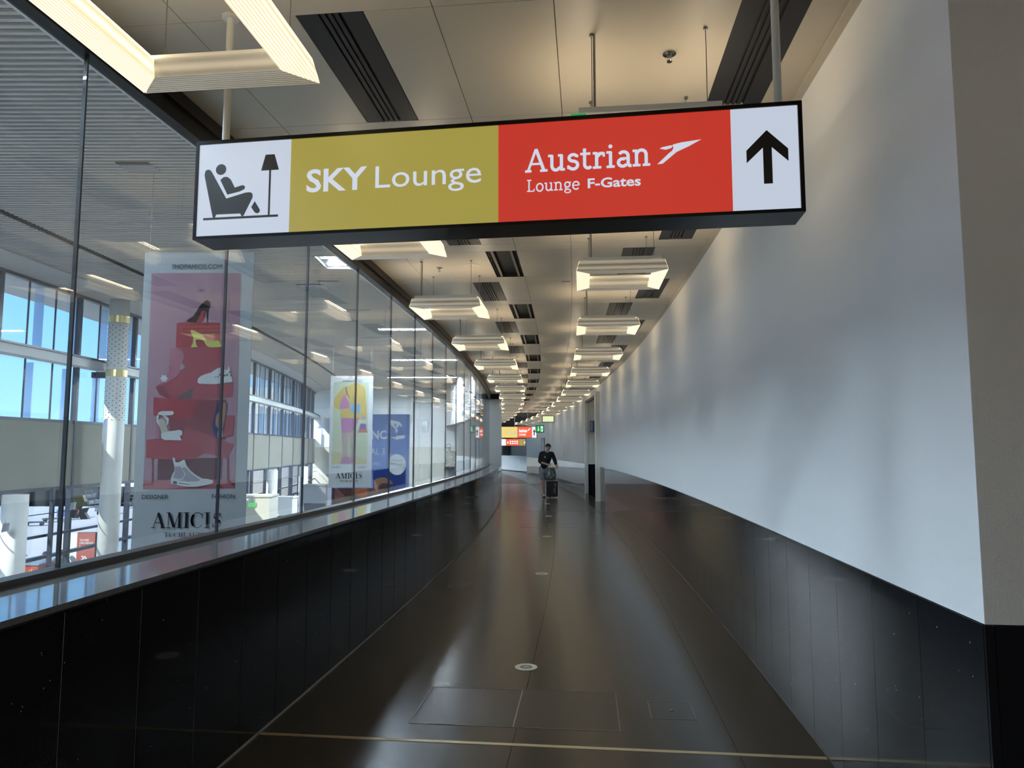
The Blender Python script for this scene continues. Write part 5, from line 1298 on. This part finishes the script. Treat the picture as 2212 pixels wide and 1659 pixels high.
    for sd in ('L', 'R'):
        an = Vector(J['an' + sd]) * s
        b = MB(); b.ball((an.x, an.y - .05 * s, an.z - .055 * s), .052 * s, .145 * s, .055 * s, 14, 9)
        b.v = [(x, y, max(z, an.z - .085 * s)) for x, y, z in b.v]
        b.obj('shoe', 'shoe_white' if shorts else 'cloth_black', r, True)
        b = MB(); b.box(an.x - .05 * s, an.x + .05 * s, an.y - .17 * s, an.y + .08 * s, an.z - .10 * s, an.z - .078 * s); b.obj('sole', 'cloth_black', r)
    tag(r, label, 'person', group)
    return r
V3 = Vector
man = dict(pelvis=(-.09, .03, .93), waist=(-.05, .0, 1.12), chest=(.0, -.05, 1.36), neck=(.03, -.10, 1.52), head0=(.04, -.13, 1.575), head1=(.05, -.165, 1.655), head2=(.055, -.15, 1.715),
           face=V3((.22, -1, -.75)), shL=(.20, -.06, 1.43), elL=(.29, -.02, 1.18), wrL=(.315, -.22, 1.03), haL=(.32, -.29, 1.00), shR=(-.19, -.05, 1.43), elR=(-.24, -.04, 1.17), wrR=(.02, -.26, 1.09), haR=(.09, -.31, 1.08),
           hipL=(.0, .03, .86), knL=(.08, .10, .50), anL=(.11, .30, .12), hipR=(-.17, .02, .86), knR=(-.13, -.06, .48), anR=(-.09, -.02, .10))
figure((1.16, 24.0, .0), 0, 'man in a black hoodie and grey shorts pushing a suitcase', man, 'cloth_black', 1.0, True)
mk = Print(0)
hood = [o for o in bpy.data.objects if o.name.startswith('person') and o.get('label', '').startswith('man in')][0]
mk = Print(-.225); mk.poly([(-.085, 1.31), (-.062, 1.375), (-.04, 1.31), (-.055, 1.31), (-.062, 1.34), (-.072, 1.31)]); mk.obj('chest_mark', 'etched', hood)
# suitcase
r = empty('suitcase', (1.31, 23.50, 0))
b = MB(); b.box(-.185, .185, -.12, .12, .05, .58); c_ = b.obj('shell', 'case_black', r)
bv = c_.modifiers.new('bevel', 'BEVEL'); bv.width = .03; bv.segments = 3
for q in (-.14, -.07, 0, .07, .14):
    b = MB(); b.box(q - .008, q + .008, -.127, -.118, .09, .54); b.obj('rib', 'lens_dark', r)
p = Print(-.130); p.poly([(.04, .20), (.10, .14), (.13, .24), (.11, .32), (.15, .42), (.10, .52), (.05, .46), (.09, .36), (.04, .30)]); p.obj('sticker', 'print_greyp', r)
for sx in (-1, 1):
    for sy in (-1, 1):
        b = MB(); b.cyl((sx * .13 - .018, sy * .08, .027), (sx * .13 + .018, sy * .08, .027), .026, n=14); b.box(sx * .13 - .012, sx * .13 + .012, sy * .08 - .012, sy * .08 + .012, .03, .056); b.obj('wheel', 'shoe_white', r)
b = MB()
for sx in (-1, 1): b.cyl((sx * .09, .09, .56), (sx * .09, .09, .985), .009, n=10)
b.cyl((-.11, .09, .99), (.17, .09, .99), .014, n=10); b.obj('telescopic_handle', 'chrome', r)
b = MB(); b.box(-.185, .185, -.121, .121, .565, .578); b.obj('edge_trim', 'alu', r)
tag(r, 'black wheeled suitcase with a pale sticker in front of the man', 'suitcase')
# bag on top
r = empty('carrier_bag', (1.28, 23.47, .584))
b = MB()
prof = [(.13, .075, 0), (.15, .085, .06), (.165, .075, .22), (.14, .05, .32), (.08, .035, .40)]
n = 12; vs = []; fs = []
for a_, c_, z in prof:
    vs += [(a_ * (1 + .06 * sin(5 * i)) * cos(2 * pi * i / n), c_ * (1 + .08 * sin(3 * i + z * 9)) * sin(2 * pi * i / n), z) for i in range(n)]
for k_ in range(len(prof) - 1): fs += [(k_ * n + i, k_ * n + (i + 1) % n, (k_ + 1) * n + (i + 1) % n, (k_ + 1) * n + i) for i in range(n)]
fs += [tuple(range(n))[::-1], tuple(range((len(prof) - 1) * n, len(prof) * n))]
b.add(vs, fs); b.obj('bag_body', 'bag_green', r, True)
b = MB()
hp = [(-.08, -.06, .42), (-.09, -.05, .50), (-.06, -.05, .54), (.02, -.05, .545), (.06, -.05, .51), (.06, -.06, .42)]
for a_, c_ in zip(hp, hp[1:]): b.cyl(a_, c_, .007, n=6)
b.obj('bag_handle', 'bag_green', r)
b = MB()
for a_, c_ in (((-.13, -.05, .1), (-.04, -.065, .36)), ((.12, -.06, .12), (.02, -.08, .30)), ((-.05, -.095, .05), (.11, -.08, .2))): b.cyl(a_, c_, .004, n=5)
b.obj('pale_crease', 'etched', r)
tag(r, 'dark green translucent carrier bag standing on the suitcase', 'bag')
def stand(face=V3((0, -1, -.1)), hx=0.0):
    return dict(pelvis=(0, 0, .93), waist=(0, 0, 1.12), chest=(0, -.01, 1.37), neck=(0, -.01, 1.52), head0=(0, -.02, 1.57), head1=(0, -.03, 1.655), head2=(0, -.025, 1.72), face=face,
                shL=(.19, 0, 1.43), elL=(.27, -.02, 1.15), wrL=(.20, -.22, 1.02), haL=(.16, -.28, 1.02), shR=(-.19, 0, 1.43), elR=(-.27, -.02, 1.15), wrR=(-.2, -.22, 1.05), haR=(-.16, -.28, 1.06),
                hipL=(.1, 0, .86), knL=(.11, -.02, .48), anL=(.11, 0, .1), hipR=(-.1, 0, .86), knR=(-.11, -.02, .48), anR=(-.11, .02, .1))
figure((-17.6, 26.0, OT + .02), radians(120), 'person in a blue top standing below the windows, left of the glass joint', stand(), 'truck_blue', hair='case_black')
figure((-16.9, 26.2, OT + .02), radians(-60), 'person in a brown coat below the windows, right of the glass joint', stand(), 'coat_brown')
figure((-16.4, 26.3, OT + .06), radians(30), 'person in a grey top standing just left of the red tax sign', stand(), 'print_greyp')
# ---- vehicles on the apron
def cart(x, y, rz, label, m_='cart_dark', h=1.5, load=True):
    r = empty('baggage_cart', (x, y, HZ - .1), rz)
    b = MB(); b.box(-1.5, 1.5, -.7, .7, .45, .6); b.obj('deck', 'cart_dark', r)
    if load:
        b = MB()
        for q in (-1.45, 0, 1.45):
            b.box(q - .04, q + .04, -.68, .68, .6, h + .4)
        b.box(-1.5, 1.5, -.7, .7, h + .4, h + .48); b.obj('canopy_frame', m_, r)
        b = MB(); b.box(-1.2, -.2, -.5, .5, .6, 1.2); b.box(-.1, .9, -.5, .4, .6, 1.4); b.obj('baggage', 'steel_grey', r)
    for sx in (-1, 1):
        for sy in (-1, 1):
            b = MB(); b.cyl((sx * 1.1, sy * .6 - .08, .25), (sx * 1.1, sy * .6 + .08, .25), .25, n=14); b.obj('wheel', 'case_black', r)
    b = MB(); b.box(1.5, 2.3, -.05, .05, .4, .48); b.obj('drawbar', 'cart_dark', r)
    r.scale = (.42, .42, .5); tag(r, label, 'cart', 'baggage carts on the apron')
def truck(x, y, rz, m_, label, L=5.0, H=2.4):
    r = empty('tow_tractor', (x, y, HZ - .1), rz); r.scale = (.28, .28, .42)
    b = MB(); b.box(-L / 2, L / 2 - 1.6, -1.05, 1.05, .7, H); b.obj('box_body', m_, r)
    b = MB(); b.prism([(L / 2 - 1.55, .55), (L / 2, .55), (L / 2, 1.2), (L / 2 - .5, 2.0), (L / 2 - 1.55, 2.0)], -1.0, 1.0); b.obj('cab', m_, r)
    b = MB(); b.prism([(L / 2 - .02, 1.25), (L / 2 - .44, 1.9), (L / 2 - .40, 1.9), (L / 2 + .03, 1.25)], -.9, .9); b.obj('windscreen', 'lens_dark', r)
    for sx in (-L / 2 + 1, L / 2 - 1):
        for sy in (-1, 1):
            b = MB(); b.cyl((sx, sy * .95 - .12, .42), (sx, sy * .95 + .12, .42), .42, n=16); b.obj('wheel', 'case_black', r)
    tag(r, label, 'vehicle')
def on_apron(x, y, dep): q = at(x, y, dep); return q
DEPTH = lambda y: (1.6 - (HZ - .1)) / ((y - 970.0) / F_PX)
for (x, y, rz, lb) in ((74, 1133, .4, 'empty low baggage cart seen left of the first glass joint'), (113, 1125, .4, 'low baggage cart right behind the first glass joint'), (198, 1078, .5, 'caged baggage cart beyond the arrow sculpture'),
                       (205, 1092, .5, 'farther baggage cart in front of the caged one'), (285, 1095, .5, 'baggage cart seen just left of the shoe banner')):
    d = DEPTH(y); q = at(x, y, d); cart(q.x, q.y, rz, lb, load=('caged' in lb or 'banner' in lb))
d = DEPTH(1121); q = at(141, 1121, d); truck(q.x, q.y, .5, 'truck_blue', 'small blue tow tractor on the apron behind the window mullions', 4.0, 2.0)
d = DEPTH(1117); q = at(159, 1117, d); truck(q.x, q.y, .5, 'truck_red', 'small red tow tractor beside the blue one', 4.0, 2.0)
d = DEPTH(1109); q = at(225, 1109, d); truck(q.x, q.y, .5, 'print_white', 'white tow tractor partly behind the brass-collared column', 5.0, 1.8)
# blast fence
r = empty('blast_fence', (-95, 115, HZ - .1), 1.35)
for i in range(16):
    b = MB(); b.prism([(-.9, 0), (.6, 0), (.1, 3.2), (-.1, 3.2)], i * 6 - 48, i * 6 - 42.1, 'y'); b.obj('fence_panel', 'wall_barrier', r)
tag(r, 'long grey-blue barrier standing across the far apron', 'barrier')
# machines in the hall below
def machine(x, y, w, dp, h, m1, label, screen=True):
    r = empty('service_machine', (x, y, HZ))
    b = MB(); b.box(-w / 2, w / 2, 0, dp, 0, h); b.box(-w / 2 - .05, w / 2 + .05, -.06, dp, h, h + .08); b.obj('cabinet', m1, r)
    b = MB(); b.box(-w / 2 + .1, w / 2 - .1, -.03, 0, h * .35, h * .62); b.obj('dark_opening', 'mullion', r)
    if screen: b = MB(); b.box(-w * .15, w * .1, -.04, -.0, h * .86, h * .92); b.obj('green_screen', 'screen_green', r)
    b = MB(); b.box(-w / 2 + .08, w / 2 - .08, -.02, 0, .1, h * .25); b.obj('lower_panel', 'steel_grey', r)
    tag(r, label, 'machine')
machine(-11.9, 33.0, 1.5, 1.2, 3.2, 'beige', 'beige machine with a green screen right of the shoe banner')
machine(-13.2, 41.0, 1.3, 1.0, 2.6, 'hall_white', 'white cabinet beyond the green-screened machine', False)
machine(-12.9, 47.0, 1.6, 1.0, 3.0, 'steel_grey', 'grey cabinet farther along the hall windows', False)
r = empty('queue_barrier', (-12.3, 34.8, HZ))
b = MB(); b.box(-1.2, 1.6, 0, .06, 1.9, 2.0); b.box(-1.2, -1.1, 0, .06, 0, 1.9); b.box(.5, .58, 0, .06, 0, 1.9); b.obj('rail', 'mullion', r)
b = MB(); b.box(-1.08, .48, .02, .04, .2, 1.8); b.obj('glass_infill', 'glass_facade', r)
tag(r, 'dark railing with glass infill beside the machines in the hall', 'railing')
